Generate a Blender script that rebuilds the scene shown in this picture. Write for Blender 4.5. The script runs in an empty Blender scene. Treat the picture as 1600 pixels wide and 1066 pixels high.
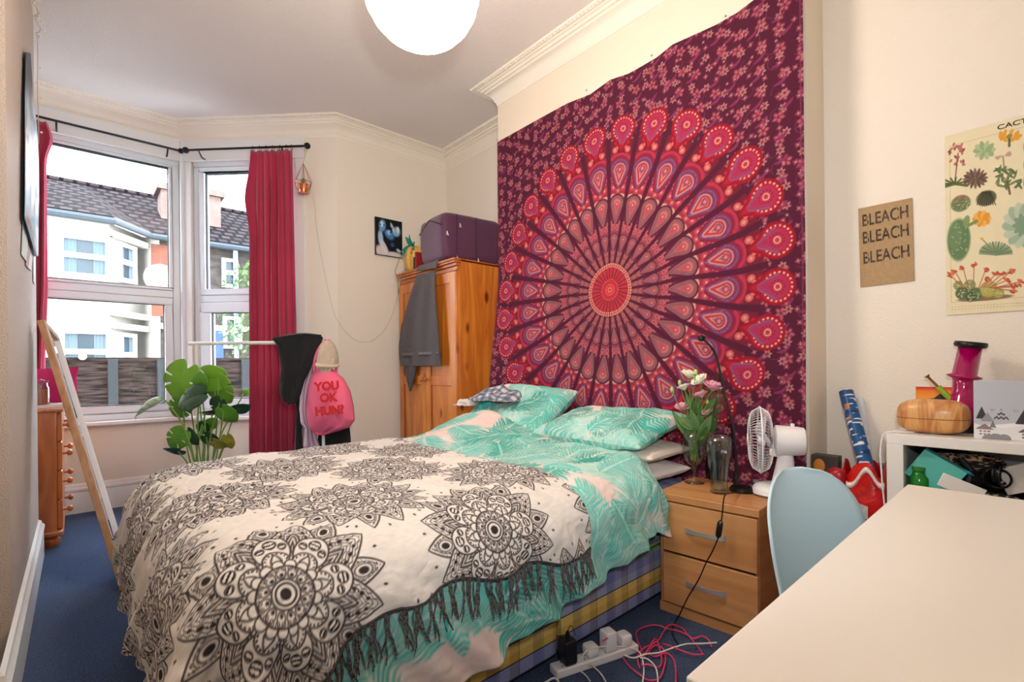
import bpy, bmesh, math, random
import numpy as np
from mathutils import Vector, Matrix, noise
random.seed(7)
C = bpy.context.scene.collection
PI = math.pi
# ---------------------------------------------------------------- camera, world, light, exposure
sc = bpy.context.scene
F, CX, CY, HC = 756.0, 800.0, 573.0, 1.10
YAW, ROLL = math.radians(41.97), math.radians(0.6)
_f = Vector((math.sin(YAW), math.cos(YAW), 0)); _r0 = Vector((math.cos(YAW), -math.sin(YAW), 0)); _u0 = Vector((0, 0, 1))
_r = _r0*math.cos(ROLL) - _u0*math.sin(ROLL); _u = _u0*math.cos(ROLL) + _r0*math.sin(ROLL)
cd = bpy.data.cameras.new('camera'); cam = bpy.data.objects.new('camera', cd); C.objects.link(cam)
cd.sensor_width = 36; cd.lens = F/1600*36; cd.shift_y = (CY-533)/1600; cd.clip_start = .02; cd.clip_end = 300
cam.matrix_world = Matrix(((_r.x, _u.x, -_f.x, 0), (_r.y, _u.y, -_f.y, 0), (_r.z, _u.z, -_f.z, HC), (0, 0, 0, 1)))
sc.camera = cam
sc.view_settings.view_transform = 'Standard'; sc.view_settings.look = 'None'
sc.view_settings.exposure = 1.72; sc.view_settings.gamma = 1; sc.view_settings.use_curve_mapping = False
W = bpy.data.worlds.new('sky'); sc.world = W; W.use_nodes = True
bg = W.node_tree.nodes['Background']; bg.inputs[0].default_value = (.80, .90, 1.0, 1); bg.inputs[1].default_value = 4.3
def light(name, kind, loc, energy, col, size=.1, aim=None):
    l = bpy.data.lights.new(name, kind); l.energy = energy; l.color = col
    if kind == 'AREA': l.size = size
    else: l.shadow_soft_size = size
    o = bpy.data.objects.new(name, l); C.objects.link(o); o.location = loc
    if aim: o.rotation_euler = (Vector(aim)-Vector(loc)).to_track_quat('-Z', 'Y').to_euler()
    return o
# the photographer's flash on top of the camera, tipped up a little
fl_ash = light("camera_flash", "SPOT", (.07, -.04, 1.33), 36, (.95, .98, 1), .05, aim=tuple(Vector((.07, -.04, 1.33))+_f+Vector((0, 0, .32))))
fl_ash.data.spot_size = math.radians(132); fl_ash.data.spot_blend = 1.0
try:
    sc.cycles.use_denoising = True; sc.cycles.max_bounces = 10; sc.cycles.transparent_max_bounces = 12
    sc.cycles.sample_clamp_indirect = 6
except Exception: pass

def ray(x, y): return _f + _r*((x-CX)/F) - _u*((y-CY)/F)
def atX(x, y, X): d = ray(x, y); return Vector((0, 0, HC)) + d*(X/d.x)
def atY(x, y, Y): d = ray(x, y); return Vector((0, 0, HC)) + d*(Y/d.y)
def atZ(x, y, Z): d = ray(x, y); return Vector((0, 0, HC)) + d*((Z-HC)/d.z)
def atP(x, y, p, n): d = ray(x, y); n = Vector(n); o = Vector((0, 0, HC)); return o + d*((Vector(p)-o).dot(n)/d.dot(n))

# ---------------------------------------------------------------- materials
def lin(c):
    return tuple(((v/255)/12.92 if v/255 <= .04045 else ((v/255+.055)/1.055)**2.4) for v in c[:3])
MATS = {}
def mat(name, col, rough=.6, metal=0, spec=.5, var=0, vscale=8, bump=0, bscale=60, emit=0, alpha=1, trans=0, ior=1.45, sheen=0, coat=0, stretch=None, col2=None, detail=3, sss=0):
    """principled with optional two-tone noise (var / col2) and noise bump"""
    if name in MATS: return MATS[name]
    m = bpy.data.materials.new(name); m.use_nodes = True; N = m.node_tree.nodes; L = m.node_tree.links; b = N['Principled BSDF']
    c = lin(col); b.inputs['Base Color'].default_value = (*c, 1); b.inputs['Roughness'].default_value = rough
    b.inputs['Metallic'].default_value = metal; b.inputs['Specular IOR Level'].default_value = spec; b.inputs['IOR'].default_value = ior
    b.inputs['Transmission Weight'].default_value = trans; b.inputs['Alpha'].default_value = alpha
    b.inputs['Sheen Weight'].default_value = sheen; b.inputs['Coat Weight'].default_value = coat
    if sss: b.inputs['Subsurface Weight'].default_value = sss; b.inputs['Subsurface Radius'].default_value = (.01, .01, .01)
    if emit: b.inputs['Emission Color'].default_value = (*c, 1); b.inputs['Emission Strength'].default_value = emit
    tc = N.new('ShaderNodeTexCoord'); mp = N.new('ShaderNodeMapping'); L.new(tc.outputs['Object'], mp.inputs[0])
    if stretch: mp.inputs['Scale'].default_value = stretch
    if var or col2:
        n = N.new('ShaderNodeTexNoise'); n.inputs['Scale'].default_value = vscale; n.inputs['Detail'].default_value = detail; L.new(mp.outputs[0], n.inputs[0])
        r = N.new('ShaderNodeValToRGB'); L.new(n.outputs[0], r.inputs[0]); L.new(r.outputs[0], b.inputs['Base Color'])
        r.color_ramp.elements[0].position = .35; r.color_ramp.elements[1].position = .65
        c2 = lin(col2) if col2 else tuple(v*(1-var) for v in c)
        r.color_ramp.elements[0].color = (*c2, 1); r.color_ramp.elements[1].color = (*c, 1)
    if bump:
        n = N.new('ShaderNodeTexNoise'); n.inputs['Scale'].default_value = bscale; n.inputs['Detail'].default_value = 4; L.new(mp.outputs[0], n.inputs[0])
        bp = N.new('ShaderNodeBump'); bp.inputs['Strength'].default_value = bump; bp.inputs['Distance'].default_value = .01
        L.new(n.outputs[0], bp.inputs['Height']); L.new(bp.outputs[0], b.inputs['Normal'])
    MATS[name] = m; return m
def mat_attr(name, rough=.85, bump=.0, bscale=400, sheen=.0, spec=.3):
    """colour read from the mesh's own printed-pattern attribute"""
    m = mat(name, (200, 200, 200), rough, spec=spec, bump=bump, bscale=bscale, sheen=sheen)
    N = m.node_tree.nodes; a = N.new('ShaderNodeAttribute'); a.attribute_name = 'print'; m.node_tree.links.new(a.outputs['Color'], N['Principled BSDF'].inputs['Base Color'])
    return m
def mat_wood(name, c1, c2, knots=None, axis='Z', scale=6, rough=.4, coat=.2, dist=2.0, kscale=5.5):
    m = bpy.data.materials.new(name); m.use_nodes = True; N = m.node_tree.nodes; L = m.node_tree.links; b = N['Principled BSDF']
    b.inputs['Roughness'].default_value = rough; b.inputs['Coat Weight'].default_value = coat; b.inputs['Coat Roughness'].default_value = .25
    tc = N.new('ShaderNodeTexCoord'); mp = N.new('ShaderNodeMapping'); L.new(tc.outputs['Object'], mp.inputs[0])
    s = {'X': (.12, 1, 1), 'Y': (1, .12, 1), 'Z': (1, 1, .12), 'XZ': (.12, 1, .2)}[axis]; mp.inputs['Scale'].default_value = s
    n = N.new('ShaderNodeTexNoise'); n.inputs['Scale'].default_value = scale*2.2; n.inputs['Detail'].default_value = 5; n.inputs['Distortion'].default_value = .6; L.new(mp.outputs[0], n.inputs[0])
    mu = N.new('ShaderNodeMath'); mu.operation = 'MULTIPLY'; mu.inputs[1].default_value = dist*4; L.new(n.outputs[0], mu.inputs[0])
    fr = N.new('ShaderNodeMath'); fr.operation = 'PINGPONG'; fr.inputs[1].default_value = 1; L.new(mu.outputs[0], fr.inputs[0])
    r = N.new('ShaderNodeValToRGB'); L.new(fr.outputs[0], r.inputs[0]); r.color_ramp.elements[0].color = (*lin(c1), 1); r.color_ramp.elements[1].color = (*lin(c2), 1)
    out = r.outputs[0]
    if knots:
        mp2 = N.new('ShaderNodeMapping'); L.new(tc.outputs['Object'], mp2.inputs[0])
        mp2.inputs['Scale'].default_value = {'X': (.45, 1, 1), 'Y': (1, .45, 1), 'Z': (1, 1, .45), 'XZ': (.6, 1, 1)}[axis]
        v = N.new('ShaderNodeTexVoronoi'); v.inputs['Scale'].default_value = kscale; L.new(mp2.outputs[0], v.inputs[0])
        r2 = N.new('ShaderNodeValToRGB'); L.new(v.outputs['Distance'], r2.inputs[0])
        r2.color_ramp.elements[0].position = .12; r2.color_ramp.elements[0].color = (1, 1, 1, 1); r2.color_ramp.elements[1].position = .24; r2.color_ramp.elements[1].color = (0, 0, 0, 1)
        mx = N.new('ShaderNodeMixRGB'); L.new(r2.outputs[0], mx.inputs[0]); L.new(out, mx.inputs[1]); mx.inputs[2].default_value = (*lin(knots), 1); out = mx.outputs[0]
    L.new(out, b.inputs['Base Color']); return m
def mat_glass(name, tint=(255, 255, 255), rough=0, ior=1.45, thin=False, edge=.55, face=.035):
    m = bpy.data.materials.new(name); m.use_nodes = True; N = m.node_tree.nodes; L = m.node_tree.links
    N.remove(N['Principled BSDF']); out = N['Material Output']
    if thin:
        t = N.new('ShaderNodeBsdfTransparent'); t.inputs[0].default_value = (*lin(tint), 1); g = N.new('ShaderNodeBsdfGlossy'); g.inputs['Roughness'].default_value = rough
        lw = N.new('ShaderNodeLayerWeight'); lw.inputs[0].default_value = .5; pw = N.new('ShaderNodeMath'); pw.operation = 'POWER'; pw.inputs[1].default_value = 4; fz = N.new('ShaderNodeMath'); fz.operation = 'MULTIPLY_ADD'; fz.inputs[1].default_value = edge; fz.inputs[2].default_value = face; L.new(lw.outputs['Facing'], pw.inputs[0]); L.new(pw.outputs[0], fz.inputs[0]); mx = N.new('ShaderNodeMixShader')
        L.new(fz.outputs[0], mx.inputs[0]); L.new(t.outputs[0], mx.inputs[1]); L.new(g.outputs[0], mx.inputs[2]); L.new(mx.outputs[0], out.inputs[0])
    else:
        g = N.new('ShaderNodeBsdfGlass'); g.inputs['Color'].default_value = (*lin(tint), 1); g.inputs['Roughness'].default_value = rough; g.inputs['IOR'].default_value = ior; L.new(g.outputs[0], out.inputs[0])
    return m

# ---------------------------------------------------------------- mesh builder
class MB:
    def __init__(s): s.v = []; s.f = []; s.cols = None
    def add(s, vs, fs):
        b = len(s.v); s.v += [tuple(p) for p in vs]; s.f += [tuple(b+i for i in f) for f in fs]; return s
    def box(s, a, b, M=None):
        x0, y0, z0 = a; x1, y1, z1 = b
        vs = [Vector(p) for p in ((x0,y0,z0),(x1,y0,z0),(x1,y1,z0),(x0,y1,z0),(x0,y0,z1),(x1,y0,z1),(x1,y1,z1),(x0,y1,z1))]
        if M: vs = [M @ p for p in vs]
        return s.add(vs, [(0,3,2,1),(4,5,6,7),(0,1,5,4),(1,2,6,5),(2,3,7,6),(3,0,4,7)])
    def tube(s, pts, r, n=8, cap=True, closed=False):
        pts = [Vector(p) for p in pts]; k = len(pts); rs = r if isinstance(r, (list, tuple)) else [r]*k
        up = None; rings = []
        for i, p in enumerate(pts):
            a = pts[(i-1) % k] if (closed or i > 0) else p; b = pts[(i+1) % k] if (closed or i < k-1) else p
            t = (b-a).normalized() if (b-a).length > 1e-9 else Vector((0, 0, 1))
            if up is None: up = Vector((0, 0, 1)) if abs(t.z) < .9 else Vector((1, 0, 0))
            x = up.cross(t); x = x.normalized() if x.length > 1e-6 else Vector((1, 0, 0)).cross(t).normalized(); y = t.cross(x).normalized(); up = y
            rings.append([p + (x*math.cos(2*PI*j/n) + y*math.sin(2*PI*j/n))*rs[i] for j in range(n)])
        vs = [q for g in rings for q in g]; fs = []
        for i in range(k if closed else k-1):
            for j in range(n):
                a = i*n+j; b = i*n+(j+1) % n; c = ((i+1) % k)*n+(j+1) % n; d = ((i+1) % k)*n+j; fs.append((a, b, c, d))
        if cap and not closed: fs.append(tuple(range(n))[::-1]); fs.append(tuple((k-1)*n+j for j in range(n)))
        return s.add(vs, fs)
    def lathe(s, prof, n=24, c=(0, 0, 0), M=None):
        vs = []; fs = []; c = Vector(c)
        for r, z in prof:
            for j in range(n):
                p = Vector((max(r, 1e-4)*math.cos(2*PI*j/n), max(r, 1e-4)*math.sin(2*PI*j/n), z))
                vs.append((M @ p if M else p)+c)
        for i in range(len(prof)-1):
            for j in range(n): fs.append((i*n+j, i*n+(j+1) % n, (i+1)*n+(j+1) % n, (i+1)*n+j))
        return s.add(vs, fs)
    def grid(s, fn, nu, nv, wrap=False):
        vs = [fn(i/nu, j/nv) for i in range(nu+1) for j in range(nv+1)]
        return s.add(vs, [(i*(nv+1)+j, (i+1)*(nv+1)+j, (i+1)*(nv+1)+j+1, i*(nv+1)+j+1) for i in range(nu) for j in range(nv)])
    def prism(s, poly, h, M=None):
        """polygon (2-D) extruded by h along local z"""
        n = len(poly); vs = [Vector((p[0], p[1], 0)) for p in poly]+[Vector((p[0], p[1], h)) for p in poly]
        if M: vs = [M @ p for p in vs]
        return s.add(vs, [tuple(range(n))[::-1], tuple(range(n, 2*n))]+[(i, (i+1) % n, n+(i+1) % n, n+i) for i in range(n)])
    def sphere(s, c, r, n=16, m=10, M=None):
        r = r if isinstance(r, (tuple, list)) else (r, r, r); vs = []; fs = []
        for i in range(m+1):
            a = PI*i/m
            for j in range(n):
                p = Vector((math.sin(a)*math.cos(2*PI*j/n)*r[0], math.sin(a)*math.sin(2*PI*j/n)*r[1], -math.cos(a)*r[2]))
                vs.append((M @ p if M else p)+Vector(c))
        for i in range(m):
            for j in range(n): fs.append((i*n+j, i*n+(j+1) % n, (i+1)*n+(j+1) % n, (i+1)*n+j))
        return s.add(vs, fs)
def finish(o, smooth=True, bevel=0, seg=2, sub=0, solid=0, merge=True):
    me = o.data
    if merge:
        bm = bmesh.new(); bm.from_mesh(me); bmesh.ops.remove_doubles(bm, verts=bm.verts, dist=2e-5); bmesh.ops.recalc_face_normals(bm, faces=bm.faces); bm.to_mesh(me); bm.free()
    if smooth:
        me.polygons.foreach_set('use_smooth', [True]*len(me.polygons))
        if smooth == 'auto':
            bm = bmesh.new(); bm.from_mesh(me)
            for e in bm.edges:
                if len(e.link_faces) == 2 and e.calc_face_angle(0) > .6: e.smooth = False
            bm.to_mesh(me); bm.free()
    if solid: m = o.modifiers.new('s', 'SOLIDIFY'); m.thickness = solid; m.offset = 0
    if bevel: m = o.modifiers.new('b', 'BEVEL'); m.width = bevel; m.segments = seg; m.limit_method = 'ANGLE'; m.angle_limit = .6; m.harden_normals = False
    if sub: m = o.modifiers.new('u', 'SUBSURF'); m.levels = sub; m.render_levels = sub
    return o
def obj(name, mb, m, parent=None, smooth='auto', bevel=0, world=True, **k):
    """link one mesh; world=True: coordinates are world, shifted into the root's frame"""
    me = bpy.data.meshes.new(name); me.from_pydata([tuple(v) for v in mb.v], [], mb.f); me.update()
    o = bpy.data.objects.new(name, me); C.objects.link(o)
    for q in (m if isinstance(m, (list, tuple)) else [m]): me.materials.append(q)
    finish(o, smooth, bevel, **k)
    if parent is not None:
        o.parent = parent
        if world:
            root = parent; M = root.matrix_basis.copy()
            while root.parent: root = root.parent; M = root.matrix_basis @ M
            me.transform(M.inverted())
    return o
def wm(o):
    M = o.matrix_basis.copy()
    while o.parent: o = o.parent; M = o.matrix_basis @ M
    return M
def tag(o, label, cat, group=None, kind=None):
    o['label'] = label; o['category'] = cat
    if group: o['group'] = group
    if kind: o['kind'] = kind
    return o
def thing(name, label, cat, loc=(0, 0, 0), rotz=0, group=None):
    o = bpy.data.objects.new(name, None); C.objects.link(o); o.empty_display_size = .05
    o.matrix_basis = Matrix.Translation(Vector(loc)) @ Matrix.Rotation(rotz, 4, 'Z')
    return tag(o, label, cat, group)
def struct(name, mb, m, parent=None, **k):
    o = obj(name, mb, m, parent, **k)
    if parent is None: o['kind'] = 'structure'
    return o
def surf(name, Pm, col, m, parent=None, sub=0, solid=0):
    """dense sheet: Pm (n,m,3) positions, col (n,m,3) sRGB 0..255 printed colours"""
    n, k = Pm.shape[:2]; me = bpy.data.meshes.new(name)
    idx = np.arange(n*k).reshape(n, k); q = np.stack([idx[:-1, :-1], idx[1:, :-1], idx[1:, 1:], idx[:-1, 1:]], -1).reshape(-1, 4)
    me.vertices.add(n*k); me.vertices.foreach_set('co', Pm.astype(np.float32).ravel())
    me.loops.add(q.size); me.loops.foreach_set('vertex_index', q.astype(np.int32).ravel())
    me.polygons.add(len(q)); me.polygons.foreach_set('loop_start', np.arange(0, q.size, 4, dtype=np.int32)); me.polygons.foreach_set('use_smooth', np.ones(len(q), bool))
    me.update(calc_edges=True); me.validate()
    c = col.reshape(-1, 3)/255.0; c = np.where(c <= .04045, c/12.92, ((c+.055)/1.055)**2.4)
    a = me.color_attributes.new('print', 'FLOAT_COLOR', 'POINT'); a.data.foreach_set('color', np.concatenate([c, np.ones((len(c), 1))], 1).astype(np.float32).ravel())
    o = bpy.data.objects.new(name, me); C.objects.link(o); me.materials.append(m)
    if solid: md = o.modifiers.new('s', 'SOLIDIFY'); md.thickness = solid; md.offset = -1
    if parent is not None:
        o.parent = parent; me.transform(wm(parent).inverted())
    return o
def smooth(a, b, x): t = np.clip((x-a)/(b-a), 0, 1); return t*t*(3-2*t)
def npnoise(x, y, seed=0, octs=3):
    """cheap smooth value noise for numpy arrays"""
    out = 0; amp = 1
    for o in range(octs):
        xi = np.floor(x).astype(int); yi = np.floor(y).astype(int); fx = x-xi; fy = y-yi; fx = fx*fx*(3-2*fx); fy = fy*fy*(3-2*fy)
        def h(a, b): t = np.sin(a*127.1+b*311.7+seed*74.7+o*13.1)*43758.5453; return t-np.floor(t)
        out = out + amp*((h(xi, yi)*(1-fx)+h(xi+1, yi)*fx)*(1-fy)+(h(xi, yi+1)*(1-fx)+h(xi+1, yi+1)*fx)*fy-.5); amp *= .5; x = x*2.03; y = y*2.03
    return out
def text(name, s, size, M, m, parent=None, extrude=.0004, bold=0, align='CENTER', xs=1):
    cu = bpy.data.curves.new(name, 'FONT'); cu.body = s; cu.size = size; cu.extrude = extrude; cu.align_x = align; cu.align_y = 'CENTER'; cu.offset = bold
    t = bpy.data.objects.new(name, cu); C.objects.link(t)
    dg = bpy.context.evaluated_depsgraph_get(); me = bpy.data.meshes.new_from_object(t.evaluated_get(dg)); bpy.data.objects.remove(t)
    me.name = name; me.transform(M @ Matrix.Diagonal((xs, 1, 1, 1))); me.materials.clear(); me.materials.append(m)
    o = bpy.data.objects.new(name, me); C.objects.link(o)
    if parent is not None: o.parent = parent; me.transform(wm(parent).inverted())
    return o
# ---------------------------------------------------------------- the room
CEIL = 3.22; XL = -.175; XT = 2.40; XA = 2.65; YE = 4.08; YB = 5.05; XN = 2.80
S12 = Vector((.70, 5.05, 0)); S23 = Vector((1.67, 4.08, 0)); S2n = Vector((-1, -1, 0)).normalized(); S2t = (S23-S12).normalized()
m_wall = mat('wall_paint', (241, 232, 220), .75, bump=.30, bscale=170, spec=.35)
m_wallL = mat('textured_wall_paint', (200, 186, 176), .55, bump=.6, bscale=190, spec=.4)
m_ceil = mat('ceiling_paper', (232, 224, 220), .85, bump=.5, bscale=120)
m_corn = mat('cornice_paint', (244, 235, 223), .55)
m_gloss = mat('gloss_paint', (236, 236, 236), .3)
m_upvc = mat('white_window_plastic', (232, 240, 249), .3)
m_rubber = mat('black_rubber', (20, 20, 22), .6)
m_pane = mat_glass('window_glass', thin=True)
m_carpet = mat('blue_carpet', (52, 86, 136), 1, var=.6, vscale=140, bump=1.0, bscale=260, col2=(26, 45, 80), spec=.1, sheen=.2)
def wall(name, a, b, z0, z1, m, holes=(), t=.12, n=None):
    """wall from a to b (2-D), inner face on the line, thickness away from the room (right of a->b); holes (s0,s1,z0,z1) along it"""
    a = Vector((a[0], a[1], 0)); b = Vector((b[0], b[1], 0)); L = (b-a).length; d = (b-a)/L; o = Vector((d.y, -d.x, 0))*t
    mb = MB(); us = sorted({0, L, *[h[0] for h in holes], *[h[1] for h in holes]}); zs = sorted({z0, z1, *[h[2] for h in holes], *[h[3] for h in holes]})
    for i in range(len(us)-1):
        for j in range(len(zs)-1):
            mu, mz = (us[i]+us[i+1])/2, (zs[j]+zs[j+1])/2
            if any(h[0] < mu < h[1] and h[2] < mz < h[3] for h in holes): continue
            p = [a+d*us[i], a+d*us[i+1]]
            vs = [p[0]+_z(zs[j]), p[1]+_z(zs[j]), p[1]+o+_z(zs[j]), p[0]+o+_z(zs[j]), p[0]+_z(zs[j+1]), p[1]+_z(zs[j+1]), p[1]+o+_z(zs[j+1]), p[0]+o+_z(zs[j+1])]
            mb.add(vs, [(0,3,2,1),(4,5,6,7),(0,1,5,4),(1,2,6,5),(2,3,7,6),(3,0,4,7)])
    return struct(name, mb, m, smooth=False)
def _z(z): return Vector((0, 0, z))
# room outline, anticlockwise seen from above is a->b with the outside on the right
struct('floor', MB().box((-2.2, -1.7, -.1), (3.0, 5.3, 0)), m_carpet, smooth=False)
struct('ceiling', MB().box((-2.2, -1.7, CEIL), (3.0, 5.3, CEIL+.1)), m_ceil, smooth=False)
wall('wall_right', (XA, -1.6), (XA, .711), 0, CEIL, m_wall)
struct('wall_chimney', MB().box((XT, .711, 0), (XA+.3, 2.80, CEIL)), mat('chimney_paint', (236, 222, 204), .75, bump=.12, bscale=60), smooth=False)
wall('wall_alcove', (XN, 2.80), (XN, YE), 0, CEIL, m_wall)
wall('wall_far', (XN, YE), (S23.x, S23.y), 0, CEIL, m_wall)
SB = .70  # sill height
wall('wall_bay_side', (S23.x, S23.y), (S12.x, S12.y), 0, CEIL, m_wall, holes=[(.36, 1.30, SB, 2.93)])
wall('wall_bay', (S12.x, S12.y), (-.95, YB), 0, CEIL, m_wall, holes=[(.02, 1.62, SB, 2.93)])
wall('wall_bay_left', (-.95, YB), (-1.95, YE), 0, CEIL, m_wall)
wall('wall_far_left', (-1.95, YE), (-2.0, 4.0), 0, CEIL, m_wall)
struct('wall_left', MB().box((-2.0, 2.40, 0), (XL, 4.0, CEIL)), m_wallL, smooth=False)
wall('wall_near_left', (-.75, 2.40), (-.75, -1.6), 0, CEIL, m_wall)
wall('wall_back', (-.75, -1.6), (XA, -1.6), 0, CEIL, m_wall)
# cornice: the same moulding profile swept round the ceiling, mitred at the corners
def sweep(name, path, prof, m, kind='structure', dentil=True):
    mb = MB(); P = [Vector((p[0], p[1], 0)) for p in path]; n = len(P); offs = []
    for i in range(n):
        ds = []
        if i > 0: ds.append((P[i]-P[i-1]).normalized())
        if i < n-1: ds.append((P[i+1]-P[i]).normalized())
        ns = [Vector((-d.y, d.x, 0)) for d in ds]
        if len(ns) == 1: offs.append(ns[0])
        else: q = (ns[0]+ns[1]); offs.append(q/(q.dot(ns[0])))
    k = len(prof); vs = []
    for i in range(n):
        for (o, z) in prof: vs.append(P[i]+offs[i]*o+_z(z))
    fs = [(i*k+j, i*k+j+1, (i+1)*k+j+1, (i+1)*k+j) for i in range(n-1) for j in range(k-1)]
    mb.add(vs, fs)
    if dentil:  # leaf-and-dart blocks on the outer band
        for i in range(n-1):
            d = P[i+1]-P[i]; L = d.length; d.normalize(); nn = Vector((-d.y, d.x, 0)); s = .12 if False else .0; st = .028
            a = 0.0
            while a < L:
                c = P[i]+d*a
                rel = .133
                mb.sphere(c+nn*rel+_z(CEIL-.012), (.011, .011, .007), 6, 4)
                a += st
    return struct(name, mb, m, smooth='auto')
prof = [(0, 3.085), (.004, 3.085), (.008, 3.105), (.014, 3.11), (.02, 3.125), (.036, 3.15), (.06, 3.172), (.07, 3.176), (.072, 3.188), (.088, 3.19), (.094, 3.202), (.108, 3.204), (.11, 3.212), (.118, 3.208), (.148, 3.208), (.152, CEIL)]
sweep('trim_1', [(XA, -1.6), (XA, .711), (XT, .711), (XT, 2.80), (XN, 2.80), (XN, YE), (S23.x, S23.y), (S12.x, S12.y), (-.95, YB), (-1.95, YE)], prof, m_corn)
sweep('trim_2', [(-1.95, 4.0), (XL, 4.0), (XL, 2.06), (-.75, 2.40), (-.75, -1.6)], [(0, CEIL-.02), (.01, CEIL-.02), (.012, CEIL)], m_corn, dentil=False)
bp = [(0, .0), (.022, 0), (.022, .15), (.018, .165), (.026, .172), (.026, .188), (.016, .2), (.012, .215), (0, .225)]
sweep('baseboard_bay', [(XN, 2.8), (XN, YE), (S23.x, S23.y), (S12.x, S12.y), (-.95, YB), (-1.95, YE)], bp, m_gloss, dentil=False)
sweep('baseboard_left', [(-1.95, 4.0), (XL, 4.0), (XL, 2.06), (-.75, 2.40), (-.75, -1.6)], bp, m_gloss, dentil=False)
sweep('baseboard_right', [(XA, -1.6), (XA, .711), (XT, .711), (XT, 2.80), (XN, 2.8)], bp, m_gloss, dentil=False)
# windows: origin o, along t (unit), inward normal n
def frame_ring(mb, o, t, n, s0, s1, z0, z1, w, d0, d1):
    """rectangular ring of bars of face width w from depth d0 to d1 (inward +)"""
    M = Matrix((( t.x, n.x, 0, o.x), (t.y, n.y, 0, o.y), (0, 0, 1, 0), (0, 0, 0, 1)))
    for a, b in (((s0, z0), (s1, z0+w)), ((s0, z1-w), (s1, z1)), ((s0, z0+w), (s0+w, z1-w)), ((s1-w, z0+w), (s1, z1-w))):
        mb.box((a[0], d0, a[1]), (b[0], d1, b[1]), M)
def window(idx, o, t, n, s0, s1, zt, zb, zm, sw=(.05, .09)):
    win = bpy.data.objects.new('window_%d' % idx, None); C.objects.link(win); win['kind'] = 'structure'; win.matrix_basis = Matrix.Translation(o)
    fr = MB(); frame_ring(fr, o, t, n, s0, s1, zb, zt, .055, -.10, -.02)
    M = Matrix(((t.x, n.x, 0, o.x), (t.y, n.y, 0, o.y), (0, 0, 1, 0), (0, 0, 0, 1)))
    fr.box((s0+.055, -.10, zm-.03), (s1-.055, -.02, zm+.03), M)
    struct('window_frame', fr, m_upvc, win, bevel=.006)
    for (a, b, dz, sashw) in ((zm+.03, zt-.055, 0, sw[0]), (zb+.055, zm-.03, .0, sw[1])):
        sm = MB(); frame_ring(sm, o, t, n, s0+.056, s1-.056, a+.002, b-.002, sashw, -.085+dz, -.012+dz); struct('window_sash', sm, m_upvc, win, bevel=.008)
        g = MB(); frame_ring(g, o, t, n, s0+.056+sashw-.004, s1-.056-sashw+.004, a+sashw-.004, b-sashw+.004, .010, -.055+dz, -.035+dz); struct('window_seal', g, m_rubber, win)
        p = MB(); p.box((s0+.056+sashw, -.05+dz, a+sashw), (s1-.056-sashw, -.046+dz, b-sashw), M); struct('window_pane', p, m_pane, win)
    # reveal boards behind the frame and catch on the lower sash
    c = MB(); mid = s0+(s1-s0)*.62; c.box((mid-.02, -.012, zb+.075), (mid+.02, .0, zb+.095), M); c.box((mid-.012, .0, zb+.08), (mid+.045, .014, zb+.09), M)
    struct('window_catch', c, mat('brushed_steel', (150, 150, 150), .3, 1), win, bevel=.003)
    sl = MB(); sl.box((s0-.06, -.02, zb-.035), (s1+.06, .05, zb), M); struct('window_sill', sl, m_gloss, win, bevel=.008)
    hd = MB(); hd.box((max(s0-.075, .004), .0, zt-.02), (s1+.075, .022, zt+.158), M); hd.box((max(s0-.075, .004), .0, zb), (s0+.004, .018, zt-.021), M); hd.box((s1-.004, .0, zb), (s1+.075, .018, zt-.021), M); struct('window_head', hd, m_gloss, win, bevel=.004)
    return win
window(1, S12, Vector((-1, 0, 0)), Vector((0, -1, 0)), .02, 1.62, 2.93, SB, 1.755, (.025, .062))
window(2, S12, S2t, S2n, .08, 1.02, 2.93, SB, 1.72, (.045, .09))
struct('trim_3', MB().tube([(S12.x-.006, YB-.016, SB), (S12.x-.006, YB-.016, 3.085)], .02, 10), m_upvc)
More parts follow.
